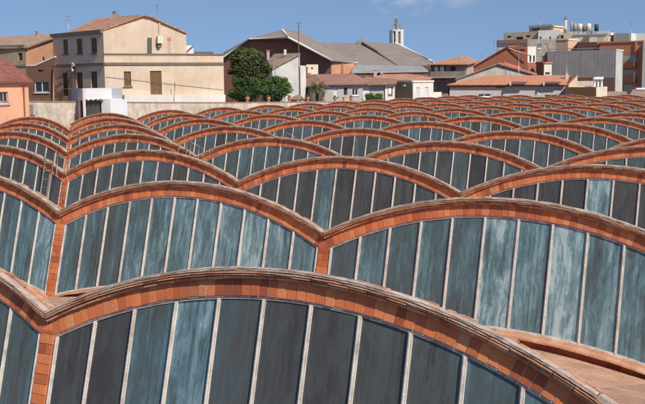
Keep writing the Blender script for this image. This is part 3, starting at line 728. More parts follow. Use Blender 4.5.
# upper storey: taller front on the shaded side, gable on the sunny side
A0, B0, t0, n0 = h.frame(0)
up = House('x', None, None, [(54.8, 106.5), (105, 98.5), (186.2, 102.6)], (105, 30.2, 98.5), 12, PL_SHADE_WARM); bpy.data.objects.remove(up.root); up.root = h.root; up.z0 = h.z1
for (x0, x1, y0, y1) in ((63.4, 68.2, 39.8, 54.3), (76.9, 82.6, 39, 53.8), (91.2, 97.2, 38.2, 53.6)): up.opening(0, x0, x1, y0, y1, 'shutter')
low = MB(); A, B, t, n = h.frame(0)
# left facade lower part as a skin, its plaster lightened and warmed in place of fill light
up.open.append([]); tmp = up.open
z_keep = h.z1
full = House('x', None, None, [(54.8, 106.5), (105, 98.5)], (105, 30.2, 98.5), 12, PL_SHADE_WARM); bpy.data.objects.remove(full.root); full.root = h.root
full.open[0] = up.open[0] + h.open[0]; full.z0 = 0; fm = full.mb
full.done(False, closed=False)
ring = MB(); A1, B1, t1, n1 = h.frame(1)
sunny = House('x', None, None, [(105, 98.5), (224, 104.5)], (105, 53.6, 98.5), 12, PL_BEIGE); bpy.data.objects.remove(sunny.root); sunny.root = h.root; sunny.open[0] = h.open[1]; sunny.done()
g = House('x', None, None, [(105, 98.5), (224, 104.5)], (105, 30.2, 98.5), 12, PL_BEIGE); bpy.data.objects.remove(g.root); g.root = h.root
gp = g.gable(0, [(100, 56), (186.2, 56), (186.2, 33), (150.5, 16.6), (145, 15.3), (142, 15.4), (100, 30.6)], PL_BEIGE, .3, -.03, 'gable_wall')
def on_g(x, y, d=0.0):
    u, z = onwall(A1, B1, x, y); return A1 + t1 * u + n1 * d + Vector((0, 0, z))
def gbox(x0, x1, y0, y1, d0, d1, mat, name):
    m = MB(); c = [on_g(x0, y1, d0), on_g(x1, y1, d0), on_g(x1, y0, d0), on_g(x0, y0, d0)]; m.hexa(c + [p + n1 * (d1 - d0) for p in c]); return m.build(name, mat, h.root)
gbox(147.2, 151.6, 37.8, 53.4, -.02, .10, GREEN, 'shutter'); gbox(156.2, 161.8, 36.2, 43.6, -.05, .55, PL_WHITE, 'wall_box'); gbox(156.8, 159.8, 43.8, 47.6, -.05, .35, WOOD, 'meter_box')
gbox(167.2, 170.8, 37.6, 40.6, -.02, .07, TERRA, 'vent'); gbox(167.4, 170.6, 40.8, 53.4, -.02, .05, PL_PINK, 'blocked_window'); gbox(158.4, 159.9, 21.4, 36, -.05, .16, PL_SAND, 'flue')
for i in (0, 1): h.band(i, 62.6, .26, .12, STONE, 'string_course', 105)
h.band(1, 53.4, .14, .1, STONE, 'parapet_coping'); up.band(0, 29.4, .36, .3, STONE, 'cornice', 105)
gbox(123, 223.4, 94.6, 104, .05, .6, PL_WHITE, 'white_plinth')
m = MB(); r1, r2 = P(143.5, 14.6, 100.15), P(96.5, 18.4, 120)
e1 = P(103.4, 29.2, 98.4); e2 = V2(P(64, 30, 106.4)) + Vector((0, 0, e1.z)); m.slab([e1, r1, r2, e2], .16)
m.slab([r1 + Vector((.01, 0, 0)), P(151, 16.1, 100.5), P(187, 32.4, 102.4), P(160, 33, 124), r2 + Vector((.01, 0, 0))], .14); m.build('roof', T_RED, h.root)
m = MB(); p = P(114, 18.2, 112)
m.box(p, CRH * .5, FH * .35, (0, 0, .4)); m.tube([p + CRH * .1, p + CRH * .1 + Vector((0, 0, .75))], .22, 8); m.build('chimney', PL_STONE, h.root)
h.mb.build('inner_wall', PL_BEIGE, h.root) if h.mb.f else None
m = MB()
c0 = on_g(105, 70, 0); ck = A0 + t0 * onwall(A0, B0, 76, 66)[0] + n0 * .15 + Vector((0, 0, onwall(A0, B0, 76, 66)[1]))
lw = lambda x, y: A0 + t0 * onwall(A0, B0, x, y)[0] + n0 * .1 + Vector((0, 0, onwall(A0, B0, x, y)[1]))
m.tube([lw(57, 80), lw(66, 73), lw(75, 67.5)], .03, 4); m.tube([lw(57, 81), lw(62, 85.5), lw(69, 82), lw(75, 68)], .03, 4); m.tube([lw(75.5, 68), lw(75.5, 95)], .05, 4)
m.tube([on_g(105, 77, .06), on_g(150, 82, .06), on_g(223, 90, .06)], .018, 4); m.build('cable', DARK, h.root)
m = MB()
for k in range(9): m.box(lw(75 + rr(-.8, .8), 63.5 + k * .9) + n0 * .12, CRH * .09, FH * .09, (0, 0, .07), rnd())
m.build('cable_insulator', TRIM, h.root)
m = MB(); m.tube([on_g(172.4, 101, .8), on_g(172.4, 82.4, .8)], .04, 5); tag(m.build('vent_pipe', STEEL), 'thin grey pipe standing before the beige house right of the brown door', 'pipe')
antenna('antenna with a dark aerial head on the left of the beige house roof', 68.4, 15.5, 30, 108, 2)
antenna('tall thin antenna mast on the beige house gable', 157.4, 4.5, 36, 102, 1)
h = House('white_shed', 'small white building end with a red tile roof, right of the beige gable', 'shed', [(186.5, 120), (194, 121)], (194, 45.6, 121), 8, PL_WHITE)
h.done(False); h.roof([[(184.5, 52.5, 119.6), (193.6, 44.8, 120.8), (193.6, 44.6, 128), (184.5, 52.3, 128)]], T_RED)
h = House('dark_ridge_house', 'far low house whose dark roof edge shows above the beige parapet', 'house', [(194.5, 150), (214, 150)], (200, 53.2, 150), 10, PL_STONE); h.done(True, CORR_BROWN); h.band(0, 51.9, .4, .3, STONE, 'eave')

# ---- trees behind the wall
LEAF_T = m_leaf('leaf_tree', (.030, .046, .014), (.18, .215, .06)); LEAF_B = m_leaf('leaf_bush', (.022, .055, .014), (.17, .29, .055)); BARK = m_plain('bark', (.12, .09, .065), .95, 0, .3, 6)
def leaf_mass(mb, blobs, n, size, tilt=.0):
    tot = sum(b[1].x * b[1].z for b in blobs)
    for c, r, tb in blobs:
        k = int(n * r.x * r.z / tot)
        for _ in range(k):
            d = Vector((random.gauss(0, 1), random.gauss(0, 1), random.gauss(0, 1))).normalized(); f = rnd() ** .33
            p = c + Vector((d.x * r.x, d.y * r.y, d.z * r.z)) * f * rr(.82, 1.06)
            a = Vector((rr(-1, 1), rr(-1, 1), rr(-.6, .6))).normalized(); b = a.cross(d + Vector((rr(-.6, .6), rr(-.6, .6), rr(-.2, .8))))
            if b.length < .05: continue
            b.normalize(); s = size * rr(.6, 1.3)
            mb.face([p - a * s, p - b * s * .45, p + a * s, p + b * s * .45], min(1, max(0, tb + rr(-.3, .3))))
def tree(name, label, cat, cx, D, blobs, n, size, leaf, trunk_h):
    base = V2(P(cx, 90, D)); o = thing(name, label, cat, base); sc = D / FPX; m = MB(); bl = []
    for (px, py, rx, ry, tb) in blobs:
        c = P(px, py, D) + FH * rr(-.25, .25) * rx * sc * 2; bl.append((c, Vector((rx * sc, rx * sc, ry * sc)), tb))
    leaf_mass(m, bl, n, size); m.build('crown', leaf, o)
    m = MB(); top = bl[0][0]; m.tube([base, base.lerp(V2(top), .3) + Vector((0, 0, trunk_h * .5)), V2(top) + Vector((0, 0, trunk_h))], .22, 8, r1=.12)
    for c, r, _ in bl[:9]:
        m.tube([V2(top) + Vector((0, 0, trunk_h * .8)), (c + V2(top) + Vector((0, 0, trunk_h))) / 2 + Vector((rr(-.3, .3), 0, -.2)), c], .09, 5, r1=.02)
    m.build('trunk', BARK, o); return o
random.seed(5)
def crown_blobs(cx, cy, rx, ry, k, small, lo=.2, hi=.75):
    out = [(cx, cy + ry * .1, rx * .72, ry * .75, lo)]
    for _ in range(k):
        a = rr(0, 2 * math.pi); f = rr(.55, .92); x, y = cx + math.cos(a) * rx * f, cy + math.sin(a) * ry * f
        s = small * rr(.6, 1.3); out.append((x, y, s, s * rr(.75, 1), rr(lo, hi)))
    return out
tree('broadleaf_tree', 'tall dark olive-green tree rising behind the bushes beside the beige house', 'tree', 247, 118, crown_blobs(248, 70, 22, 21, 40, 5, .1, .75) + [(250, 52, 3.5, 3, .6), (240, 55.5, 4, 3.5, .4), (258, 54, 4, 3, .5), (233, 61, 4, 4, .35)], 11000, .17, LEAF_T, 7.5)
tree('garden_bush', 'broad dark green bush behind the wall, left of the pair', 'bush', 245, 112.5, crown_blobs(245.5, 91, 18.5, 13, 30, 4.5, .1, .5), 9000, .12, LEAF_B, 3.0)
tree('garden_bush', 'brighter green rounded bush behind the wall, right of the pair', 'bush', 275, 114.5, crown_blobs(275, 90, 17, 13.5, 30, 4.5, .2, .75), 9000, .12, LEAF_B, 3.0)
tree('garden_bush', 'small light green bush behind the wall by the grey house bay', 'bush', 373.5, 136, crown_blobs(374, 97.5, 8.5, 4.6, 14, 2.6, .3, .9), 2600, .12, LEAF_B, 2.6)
# palm
pb = V2(P(317, 90, 121)); o = thing('palm_tree', 'short palm tree behind the wall before the low tiled house', 'palm', pb)
hc = P(317, 89.5, 121); m = MB(); m.tube([pb, (pb + hc) / 2 + CRH * .1, hc], .26, 9, r1=.18); m.build('trunk', BARK, o)
m = MB(); random.seed(9)
for k in range(64):
    az = k * 2.4 + rr(-.2, .2); el = rr(-.15, 1.25); L = rr(1.35, 1.95); d = Vector((math.cos(az), math.sin(az), 0)); pr = hc; tn = rr(.15, .9)
    for j in range(9):
        s = (j + 1) / 9; a = el - 1.9 * s * s * .75; q = pr + (d * math.cos(a) + Vector((0, 0, math.sin(a)))) * L / 9
        sd_ = Vector((-d.y, d.x, 0)); lw_ = .52 * math.sin(math.pi * min(.95, s * .85 + .12))
        for sg in (-1, 1):
            for e in (0, .5):
                b0 = pr.lerp(q, e); tip = b0 + sd_ * sg * lw_ + (q - pr).normalized() * .2 - Vector((0, 0, .10)); w_ = (q - pr) * .28
                m.face([b0, b0 + w_, tip], min(1, tn + rr(-.1, .1)))
        m.face([pr - sd_ * .02, q - sd_ * .015, q + sd_ * .015, pr + sd_ * .02], .9); pr = q
m.build('crown', m_leaf('leaf_palm', (.05, .08, .022), (.34, .34, .15)), o)

# ---- brick church hall with its big roofs
h = House('brick_hall', 'large brick hall with shade-darkened gable, half-hipped corrugated roof and white verge', 'hall', [(219, 172), (331.2, 160), (356, 169)], (331.2, 62.2, 160), 40, BR_SHADE)  # gable's shade is put into a darker brick than the sunlit side
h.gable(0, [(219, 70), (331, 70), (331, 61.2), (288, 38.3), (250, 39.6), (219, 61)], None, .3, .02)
h.opening(1, 332.6, 335.8, 61.8, 66.6, 'dark'); h.opening(1, 345.6, 349.4, 61.8, 66.8, 'dark')
h.gable(1, [(331.6, 61.5), (331.6, 76), (355.6, 76), (355.6, 63)], BR_ORANGE, .1, -.06, 'side_wall')
for x in (341.5, 354.6): 
    A, B, t, n = h.frame(1); u = onwall(A, B, x, 70)[0]; m = MB(); m.box(A + t * u + n * .12 + Vector((0, 0, (onwall(A, B, x, 63.6)[1] + onwall(A, B, x, 78)[1]) / 2)), t * .3, n * .16, (0, 0, (onwall(A, B, x, 63.6)[1] - onwall(A, B, x, 78)[1]) / 2)); m.build('pilaster', BR_TERRA, h.root)
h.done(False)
h.roof([[(288.4, 37.4, 162), (331.8, 60.6, 159.2), (357.5, 62.6, 170), (320, 42.6, 206), (297.5, 31.2, 176), (282.4, 29.8, 172)],
        [(249.4, 38.8, 168), (288.4, 37.4, 162), (282.4, 29.8, 172)], [(282.2, 29.8, 172), (249.2, 38.8, 168), (218, 60.6, 171.6), (224, 52, 210), (300, 31.5, 200)]], CORR_BROWN, .25)
A, B, t, n = h.frame(0)
def verge(pts3, w, mat, name='verge', root=None):
    m = MB()
    for a, b in zip(pts3, pts3[1:]): m.tube([a, b], w, 6)
    return m.build(name, mat, root)
verge([P(*q) for q in ((331.9, 60.7, 159), (288.4, 37.6, 161.8), (282.3, 29.9, 171.8))], .2, PL_WHITE, 'verge', h.root); verge([P(*q) for q in ((218, 61, 171.4), (249.4, 39, 167.8), (288.4, 37.6, 161.8))], .14, TRIM, 'verge', h.root)
verge([P(*q) for q in ((331.9, 60.9, 159), (357.5, 62.9, 169.8))], .12, STEEL, 'gutter', h.root)
h = House('corrugated_hall', 'wide low hall with brown corrugated roof joined to the brick hall', 'hall', [(353, 176), (398, 184)], (353, 66, 176), 40, BR_BROWN); h.done(False)
h.roof([[(316, 42.6, 212), (363.4, 43.4, 216), (400.5, 63.2, 190), (398, 67.5, 183), (352, 64.4, 174)]], CORR_BROWN, .25)
h = House('church_nave', 'church nave roof of brown sheets with a white right verge below the bell tower', 'church', [(390, 192), (431, 197)], (393, 66, 192), 30, BR_BROWN); h.done(False)
h.roof([[(361.4, 41.8, 215), (396.5, 43.6, 219), (434, 63.6, 196), (396, 66.5, 186)]], CORR_BROWN, .3)
verge([P(*q) for q in ((395.6, 43.2, 219.2), (429, 60.2, 200), (434.2, 63.2, 196))], .28, PL_WHITE, 'verge', h.root); verge([P(*q) for q in ((361.4, 41.8, 214.8), (378, 52.4, 201), (397, 66.2, 185.8))], .22, STONE, 'verge', h.root)
m = MB(); p = P(361.3, 42.6, 214.6); m.box(p, CRH * .9, FH * .8, (0, 0, .45)); m.tube([p + Vector((0, 0, .4)), p + Vector((0, 0, 1.0))], .07, 5); m.build('ridge_cap', PL_STONE, h.root)
# lean-to with zinc roof
h = House('zinc_shed', 'long grey zinc lean-to roof below the corrugated hall', 'shed', [(352, 163), (428, 171)], (352, 72, 163), 6, BR_BROWN); h.done(False)
h.roof([[(351, 72.3, 162.6), (428.5, 71.0, 170.6), (423, 66.4, 178), (355, 64.6, 170)]], CORR_ZINC, .2)
# bell tower
tb = V2(P(396.6, 60, 238)); zt0, zt1 = P(396.6, 66, 238).z, P(396.6, 30, 238).z; sc = 238 / FPX
o = thing('bell_tower', 'slim white bell tower with dark slots and a crown carrying a cross', 'tower', tb)
m = MB(); m.lathe(tb, [(1.35, 0), (1.35, zt1 - .5)], 8, 0, 0); m.build('core', DARK, o)
for k in range(8):
    a = 2 * math.pi * (k + .5) / 8 + .1; c = tb + Vector((math.cos(a), math.sin(a), 0)) * 1.5; m = MB()
    m.box(c + Vector((0, 0, zt1 / 2)), Vector((-math.sin(a), math.cos(a), 0)) * .36, Vector((math.cos(a), math.sin(a), 0)) * .24, (0, 0, zt1 / 2)); m.build('fin', PL_WHITE, o)
m = MB(); m.lathe(tb + Vector((0, 0, zt1 - .55)), [(0, 0), (1.78, 0), (1.78, .55), (0, .55)], 8); m.build('cornice', PL_WHITE, o)
m = MB()
for k in range(4):
    a = 2 * math.pi * k / 4 + .6; d = Vector((math.cos(a), math.sin(a), 0)); zc = Vector((0, 0, zt1))
    m.tube([tb + d * 1.35 + zc, tb + d * .85 + zc + Vector((0, 0, .9)), tb + d * .5 + zc + Vector((0, 0, 1.4)), tb + d * .42 + zc + Vector((0, 0, 2.3)), tb + zc + Vector((0, 0, 2.75))], .13, 6)
m.lathe(tb + Vector((0, 0, zt1 + 1.3)), [(.62, 0), (.62, .14), (.0, .14)], 8); m.build('crown', PL_STONE, o)
m = MB(); m.lathe(tb + Vector((0, 0, zt1 + .7)), [(.0, .7), (.18, .6), (.26, .3), (.36, .05), (.34, 0), (0, 0)], 10); m.build('bell', TERRA, o)
m = MB(); q = tb + Vector((0, 0, zt1 + 2.7)); m.tube([q, q + Vector((0, 0, 1.5))], .035, 5); m.tube([q + Vector((0, 0, 1.05)) - CRH * .35, q + Vector((0, 0, 1.05)) + CRH * .35], .035, 5); m.build('cross', TRIM, o)

# ---- grey gabled house, cream block and the long tiled house
h = House('grey_gabled_house', 'pale grey house with one sloping tile roof, right of the tall tree', 'house', [(262, 140), (272.6, 130), (300.2, 134)], (272.6, 68.6, 130), 9, CORR_LIGHT)
h.gable(1, [(272.6, 69.5), (300.2, 69.5), (300.2, 53.6), (272.8, 68)], None, .25, .01); h.done(False)
h.roof([[(260, 69.5, 139), (272.4, 68.2, 129.7), (300.4, 53.0, 133.6), (274.3, 53.8, 146)]], T_OLD)
h.chimney(268.2, 51, 60, 139, .4, PL_PINK); h.chimney(285.2, 49.6, 55, 138, .35, PL_WHITE, False)
h = House('pale_annex', 'narrow pale annex leaning on the grey gabled house', 'annex', [(300.4, 133.5), (306, 135)], (301, 65.6, 133.5), 6, PL_WHITE); h.done()
h = House('cream_block', 'small cream stair block with a tiny window before the brick hall', 'house', [(306.6, 146), (318.3, 147)], (307, 64.6, 146), 5, PL_CREAM); h.opening(0, 311.2, 313, 67.4, 69.4, 'dark'); h.done()
h.chimney(305.9, 67.8, 80, 143, .55, STONE); h.chimney(304.8, 75.5, 80, 142, .5, STONE)
h = House('long_tiled_house', 'long low house under a brown hipped tile roof, behind the palm', 'house', [(290, 141), (324.6, 131), (362.8, 136.5)], (324.6, 84.6, 131), 12, PL_GREY)
h.opening(1, 333.6, 337.8, 87.6, 97, 'shutter', WHITE); h.opening(1, 343.8, 347.4, 87.6, 95, 'dark'); h.opening(1, 352.4, 358.6, 88.6, 95.6, 'window', WHITE)
h.opening(0, 294.5, 299, 89, 95, 'dark'); h.opening(0, 301.4, 304.6, 89, 95, 'dark'); h.done(False)
h.roof([[(287, 88.6, 140.5), (324.4, 83.9, 130), (314, 74.3, 142), (308, 75.5, 148)], [(324.4, 83.9, 130), (364.8, 83.6, 136), (354, 73.8, 144), (314, 74.3, 142)], [(364.8, 83.6, 136), (369, 81.5, 146), (354, 73.8, 144)]], T_BROWN)
h.chimney(309, 73.0, 79, 146, .6, TERRA, False)
m = MB(); m.slab([P(289, 99.6, 131), P(306, 99.8, 127), P(300, 94.8, 133), P(292, 94.8, 135)], .15); m.build('porch_roof', T_BROWN, h.root)
h = House('white_bay_house', 'low house with brown hipped roofs, a grey wall and a white window bay', 'house', [(362.2, 147), (369.6, 147.4), (384.4, 148), (395, 148.6)], (384, 84.2, 148), 12, PL_GREY)
h.gable(0, [(362.4, 84.4), (362.4, 100), (369.2, 100), (369.2, 84.4)], PL_WHITE, .1, -.05, 'white_pier'); h.gable(2, [(384.6, 84.4), (384.6, 100.5), (394.6, 100.5), (394.6, 84.4)], PL_WHITE, .1, -.28, 'white_bay')
A, B, t, n = h.frame(2); m = MB(); c = [A + t * onwall(A, B, x, y)[0] + n * .26 + Vector((0, 0, onwall(A, B, x, y)[1])) for x, y in ((387.2, 96.2), (391.8, 96.2), (391.8, 87.4), (387.2, 87.4))]
m.hexa(c + [p + n * .06 for p in c]); w = m.build('window', WOOD, h.root); m = MB(); c2 = [c[0] + t * .06 + Vector((0, 0, .35)), c[1] - t * .25 + Vector((0, 0, .35)), c[2] - t * .25 - Vector((0, 0, .1)), c[3] + t * .06 - Vector((0, 0, .1))]; m.hexa([p + n * .065 for p in c2] + [p + n * .09 for p in c2]); m.build('pane', WHITE, w)
h.done(False)
h.roof([[(358, 84.4, 146), (384, 83.7, 147), (377.5, 78, 156), (366, 76.5, 156)], [(384, 83.7, 147), (396.4, 83.2, 147.6), (398, 79, 156), (377.5, 78, 156)]], T_BROWN)
h = House('hipped_tile_house', 'house with a broad orange hipped tile roof above the white parapet', 'house', [(380, 162), (427, 164)], (384, 80.2, 162), 9, PL_PINK); h.done(False)
h.roof([[(369, 79.6, 159), (398, 80.4, 160), (430, 79.0, 163), (401.6, 72.3, 170), (384.6, 72.9, 168)], [(430, 79, 163), (433, 77.5, 172), (401.6, 72.3, 170)], ], T_RED)
h.chimney(375.3, 70.6, 77, 163, .55, PL_PINK); h.chimney(381.5, 70.8, 74, 165, .5, STEEL, False)
h = House('parapet_house', 'flat-roofed house with shade-toned side, white front and two grey shuttered windows', 'house', [(394.8, 158), (412.8, 152), (433.4, 156)], (412.8, 81.6, 152), 10, PL_WHITE)
h.opening(1, 416.2, 419.4, 87.4, 97.4, 'shutter', WHITE); h.opening(1, 425, 428.2, 87.2, 97.2, 'shutter', WHITE)
h.gable(0, [(395, 82), (395, 101), (412.6, 101), (412.6, 82)], PL_STONE, .1, -.05, 'side_wall'); h.band(0, 80.6, .28, .14, PL_WHITE, 'parapet_coping'); h.band(1, 80.6, .28, .14, PL_WHITE, 'parapet_coping'); h.done()  # left skin carries the side's shade in its grey-brown colour
A, B, t, n = h.frame(0); m = MB(); u, z = onwall(A, B, 406.5, 85.6); m.box(A + t * u + n * .3 + Vector((0, 0, z)), t * .32, n * .25, (0, 0, .12)); m.build('wall_lamp', WHITE, h.root)
h = House('white_garden_wall', 'low white wall end right of the flat-roofed white house', 'wall', [(433.2, 157), (441.6, 158)], (434, 92.2, 157), .4, PL_WHITE); h.done(False)

# ---- right-hand cluster
h = House('terrace_house', 'grey-brown house with hipped tile roof above a long balcony', 'house', [(430.5, 196), (467, 193), (474, 198)], (440, 63.8, 196), 12, PL_PINK)
h.opening(0, 435.6, 445.8, 65.4, 71.2, 'window', WHITE); h.opening(0, 450.4, 455.6, 66, 71.2, 'dark'); h.opening(0, 436.8, 447.6, 82.6, 93, 'dark', GREYM, 'garage_door'); h.opening(0, 448, 453, 87, 97, 'dark')
for x in (441.4, 444, 455.2, 457.6): h.opening(0, x, x + 1.4, 78.6, 80.4, 'dark', PANE, 'vent')
h.done(False)
h.roof([[(428, 64.2, 194), (468.5, 63.9, 191), (459.6, 56.2, 199)], [(468.5, 63.9, 191), (479, 61.4, 200), (466.5, 56.3, 203), (459.6, 56.2, 199)], [(428, 64.2, 194), (459.6, 56.2, 199), (466.5, 56.3, 203), (436, 62.5, 206)]], T_RED)
A, B, t, n = h.frame(0)
m = MB(); z_a, z_b = onwall(A, B, 440, 77.4)[1], onwall(A, B, 440, 71.6)[1]; L = (B - A).length
m.hexa([A - t * .2 + n * 1.4 + Vector((0, 0, z_a)), B + n * 1.4 + Vector((0, 0, z_a)), B + n * 1.4 + Vector((0, 0, z_b)), A - t * .2 + n * 1.4 + Vector((0, 0, z_b)), A - t * .2 + n * 1.5 + Vector((0, 0, z_a)), B + n * 1.5 + Vector((0, 0, z_a)), B + n * 1.5 + Vector((0, 0, z_b)), A - t * .2 + n * 1.5 + Vector((0, 0, z_b))])
m.build('balcony_wall', PL_STONE, h.root)
m = MB(); m.hexa([A - t * .3 + Vector((0, 0, z_a - .12)), B + Vector((0, 0, z_a - .12)), B + Vector((0, 0, z_a - .01)), A - t * .3 + Vector((0, 0, z_a - .01)), A - t * .3 + n * 1.65 + Vector((0, 0, z_a - .12)), B + n * 1.65 + Vector((0, 0, z_a - .12)), B + n * 1.65 + Vector((0, 0, z_a - .01)), A - t * .3 + n * 1.65 + Vector((0, 0, z_a - .01))]); m.build('balcony_floor', TRIM, h.root)
for k, (x, wd_) in enumerate(((437.2, 2.1), (442.8, 2.1))):
    m = MB(); p = A + t * onwall(A, B, x, 70)[0] + n * .7 + Vector((0, 0, z_a)); m.lathe(p, [(0, 0), (.48, 0), (.48, 2.1), (.4, 2.2), (0, 2.25)], 14); tag(m.build('water_tank', WHITE), 'white water tank on the balcony under the hipped roof, %s of two' % ('left' if k == 0 else 'right'), 'water tank', 'white tanks on the balcony')
h = House('dark_gate_house', 'dark narrow wall between the church nave and the hipped house', 'house', [(424.6, 186), (430.6, 186)], (427, 66.4, 186), 6, BR_BROWN); h.opening(0, 427.6, 429.8, 70, 75, 'dark'); h.done()
# red brick gable
h = House('brick_warehouse', 'red brick warehouse gable with a sloping left roofline behind the cream shed', 'warehouse', [(468, 198), (527.4, 194), (546, 200)], (527.4, 62.5, 194), 14, BR_RED)
h.gable(0, [(468, 72), (527.4, 72), (527.4, 47.4), (509.4, 46.8), (508, 46.9), (468, 68.6)], None, .4, .02); h.done()
verge([P(*q) for q in ((467.4, 68.8, 197.6), (508.2, 46.6, 195), (527.8, 46.4, 193.6))], .13, BR_TERRA, 'coping', h.root)
verge([P(*q) for q in ((509.5, 48.6, 195), (530, 55.6, 193)) ], .1, TRIM, 'cornice', h.root)
h = House('white_stair_block', 'small white rooftop block with two openings beside the red brick gable', 'house', [(526.6, 199), (535.4, 200)], (528, 46.6, 199), 4, PL_WHITE); h.opening(0, 529.4, 531.2, 55.6, 62, 'dark'); h.opening(0, 533, 534.8, 55.6, 62, 'dark'); h.done()
h = House('brick_annex', 'small cream-ended brick annex right of the red gable', 'annex', [(536, 190), (543.8, 187), (551.4, 190)], (543.8, 62.4, 187), 5, PL_CREAM)
h.gable(0, [(536.1, 63), (536.1, 80), (543.7, 80), (543.7, 63)], BR_RED, .1, -.05, 'side_wall'); h.opening(1, 545.2, 550, 72.2, 74.6, 'dark'); h.band(0, 62, .3, .2, BR_TERRA, 'coping'); h.band(1, 62, .3, .2, BR_TERRA, 'coping'); h.done()
h = House('grey_concrete_house', 'weathered grey concrete house back with roof railings, behind the brick gable', 'house', [(527, 214), (555, 216)], (530, 39.2, 214), 10, m_plaster('concrete_grey', (.36, .32, .28), .3, .5)); h.opening(0, 537.4, 541.4, 43.6, 48.4, 'window', WHITE); h.opening(0, 544.6, 547.4, 43.8, 48.4, 'dark', GREYM); h.done()
A, B, t, n = h.frame(0); m = MB()
for k in range(9): p = A + t * (B - A).length * k / 8 + n * .06; m.tube([p + Vector((0, 0, onwall(A, B, 540, 62)[1])), p + Vector((0, 0, onwall(A, B, 540, 49 if k % 3 == 0 else 57)[1]))], .035, 4)
for y in (56, 59): z = onwall(A, B, 540, y)[1]; m.tube([A + n * .06 + Vector((0, 0, z)), B + n * .06 + Vector((0, 0, z))], .035, 4)
m.build('railing', STEEL, h.root)
# cream corrugated shed
h = House('cream_shed', 'cream ribbed metal shed with a shallow gable, behind the orange roof', 'shed', [(456, 176), (536, 180)], (458, 79.5, 176), 8, CORR_CREAM)
h.gable(0, [(456, 82), (536, 82), (536, 74.8), (500.5, 63.4), (497, 63.6), (456, 79)], None, .2, .01); h.done(False)
h.roof([[(455, 79.4, 175.7), (498, 63.2, 177.5), (500, 62.4, 190), (459, 77.5, 190)], [(498.1, 63.2, 177.5), (537, 74.9, 179.7), (537, 73.2, 184), (500.1, 62.4, 190)]], T_BROWN, .2)
m = MB(); m.slab([P(505, 64.4, 179), P(522, 69.6, 179.4), (P(522, 69.6, 179.4) + FH * 1.2 + Vector((0, 0, .5))), P(505, 64.4, 179) + FH * 1.2 + Vector((0, 0, .5))], .1); m.build('ridge_tiles', m_plain('red_tile', (.55, .12, .07), .7), h.root)
# long orange-roofed building
h = House('long_orange_house', 'long low grey-walled building with a wide orange tile roof and two rooflights', 'building', [(449.6, 161), (565.6, 166)], (450, 86.2, 161), 10, PL_LILAC)
h.opening(0, 478.2, 491, 94, 96.9, 'window', WHITE); h.opening(0, 544.6, 558, 94.8, 97.2, 'window', WHITE); h.band(0, 84.6, .5, .12, WOOD, 'eave_board'); h.opening(0, 496, 505, 85.6, 88, 'dark', PANE, 'vent')
h.done(False)
h.roof([[(447, 84.4, 160), (566.5, 84.2, 165), (570.2, 75.2, 174), (488, 75.6, 170)]], T_ORANGE, .14)
for k, (x0, x1) in enumerate(((510.5, 527), (544, 561))):
    a, b = P(x0, 84.2, 161.6 + k * 1.6), P(x1, 84.2, 162.4 + k * 1.6); m = MB(); c = (a + b) / 2 + Vector((0, 0, .28)); m.box(c + FH * .6, (b - a) / 2, FH * .5, (0, 0, .14)); r_ = m.build('rooflight', m_plain('rooflight_brown', (.13, .07, .055), .6), h.root)
    m = MB(); m.box(a + Vector((0, 0, .1)) + FH * .3, CRH * .12, FH * .2, (0, 0, .32)); m.build('post', TRIM, r_)
h = House('sand_annex', 'brown flat-topped annex with a cream right face in front of the grey block', 'annex', [(565.8, 162), (596.4, 158), (607.4, 164)], (596.4, 87, 158), 8, PL_CREAM)
h.gable(0, [(566, 87.2), (566, 102), (596.2, 102), (596.2, 87.2)], m_plaster('ochre_brown', (.30, .16, .08), .15), .1, -.05, 'side_wall'); h.done()
h = House('apricot_gable_end', 'small orange gable end with chimney at the right of the orange roof', 'house', [(567.6, 168), (577.8, 171)], (568, 87.5, 168), 4, PL_SAND)
h.gable(0, [(567.8, 90), (577.6, 90), (577.6, 75.2), (570, 84)], None, .2, .0); h.done(False); h.roof([[(567, 85, 167.6), (577.8, 74.6, 170.6), (574.6, 74.6, 176), (564, 85, 174)]], T_ORANGE, .12)
h.chimney(566.4, 73.5, 82, 170, .5, PL_SAND)
h = House('roof_plant_room', 'grey-pink roof plant room with white ducts before the grey cladding', 'plant room', [(577.6, 171), (596, 173)], (578, 81.2, 171), 4, PL_PINK); h.done()
for x in (594.4, 598, 601.6):
    m = MB(); a = P(x, 88, 170); m.tube([a, P(x, 79, 170)], .2, 8); m.build('duct', WHITE, h.root)
m = MB(); m.box(P(598.2, 78.2, 170), CRH * .85, FH * .4, (0, 0, .22)); m.build('duct_head', WHITE, h.root)
# grey clad block
h = House('grey_clad_block', 'big grey ribbed metal-clad block with a pale right side', 'building', [(546.8, 214), (615.2, 206), (622.4, 212)], (615.2, 49.6, 206), 14, CORR_GREY)
h.gable(1, [(615.4, 49.6), (615.4, 96), (622.2, 96), (622.2, 49.6)], CORR_LIGHT, .1, -.05, 'side_wall'); h.band(0, 49.2, .18, .06, CORR_GREY, 'coping'); h.band(1, 49.0, .35, .14, TRIM, 'coping')
h.gable(0, [(547.2, 77.6), (547.2, 97), (614.8, 97), (614.8, 77.6)], BR_BROWN, .1, -.05, 'base_wall'); h.done()
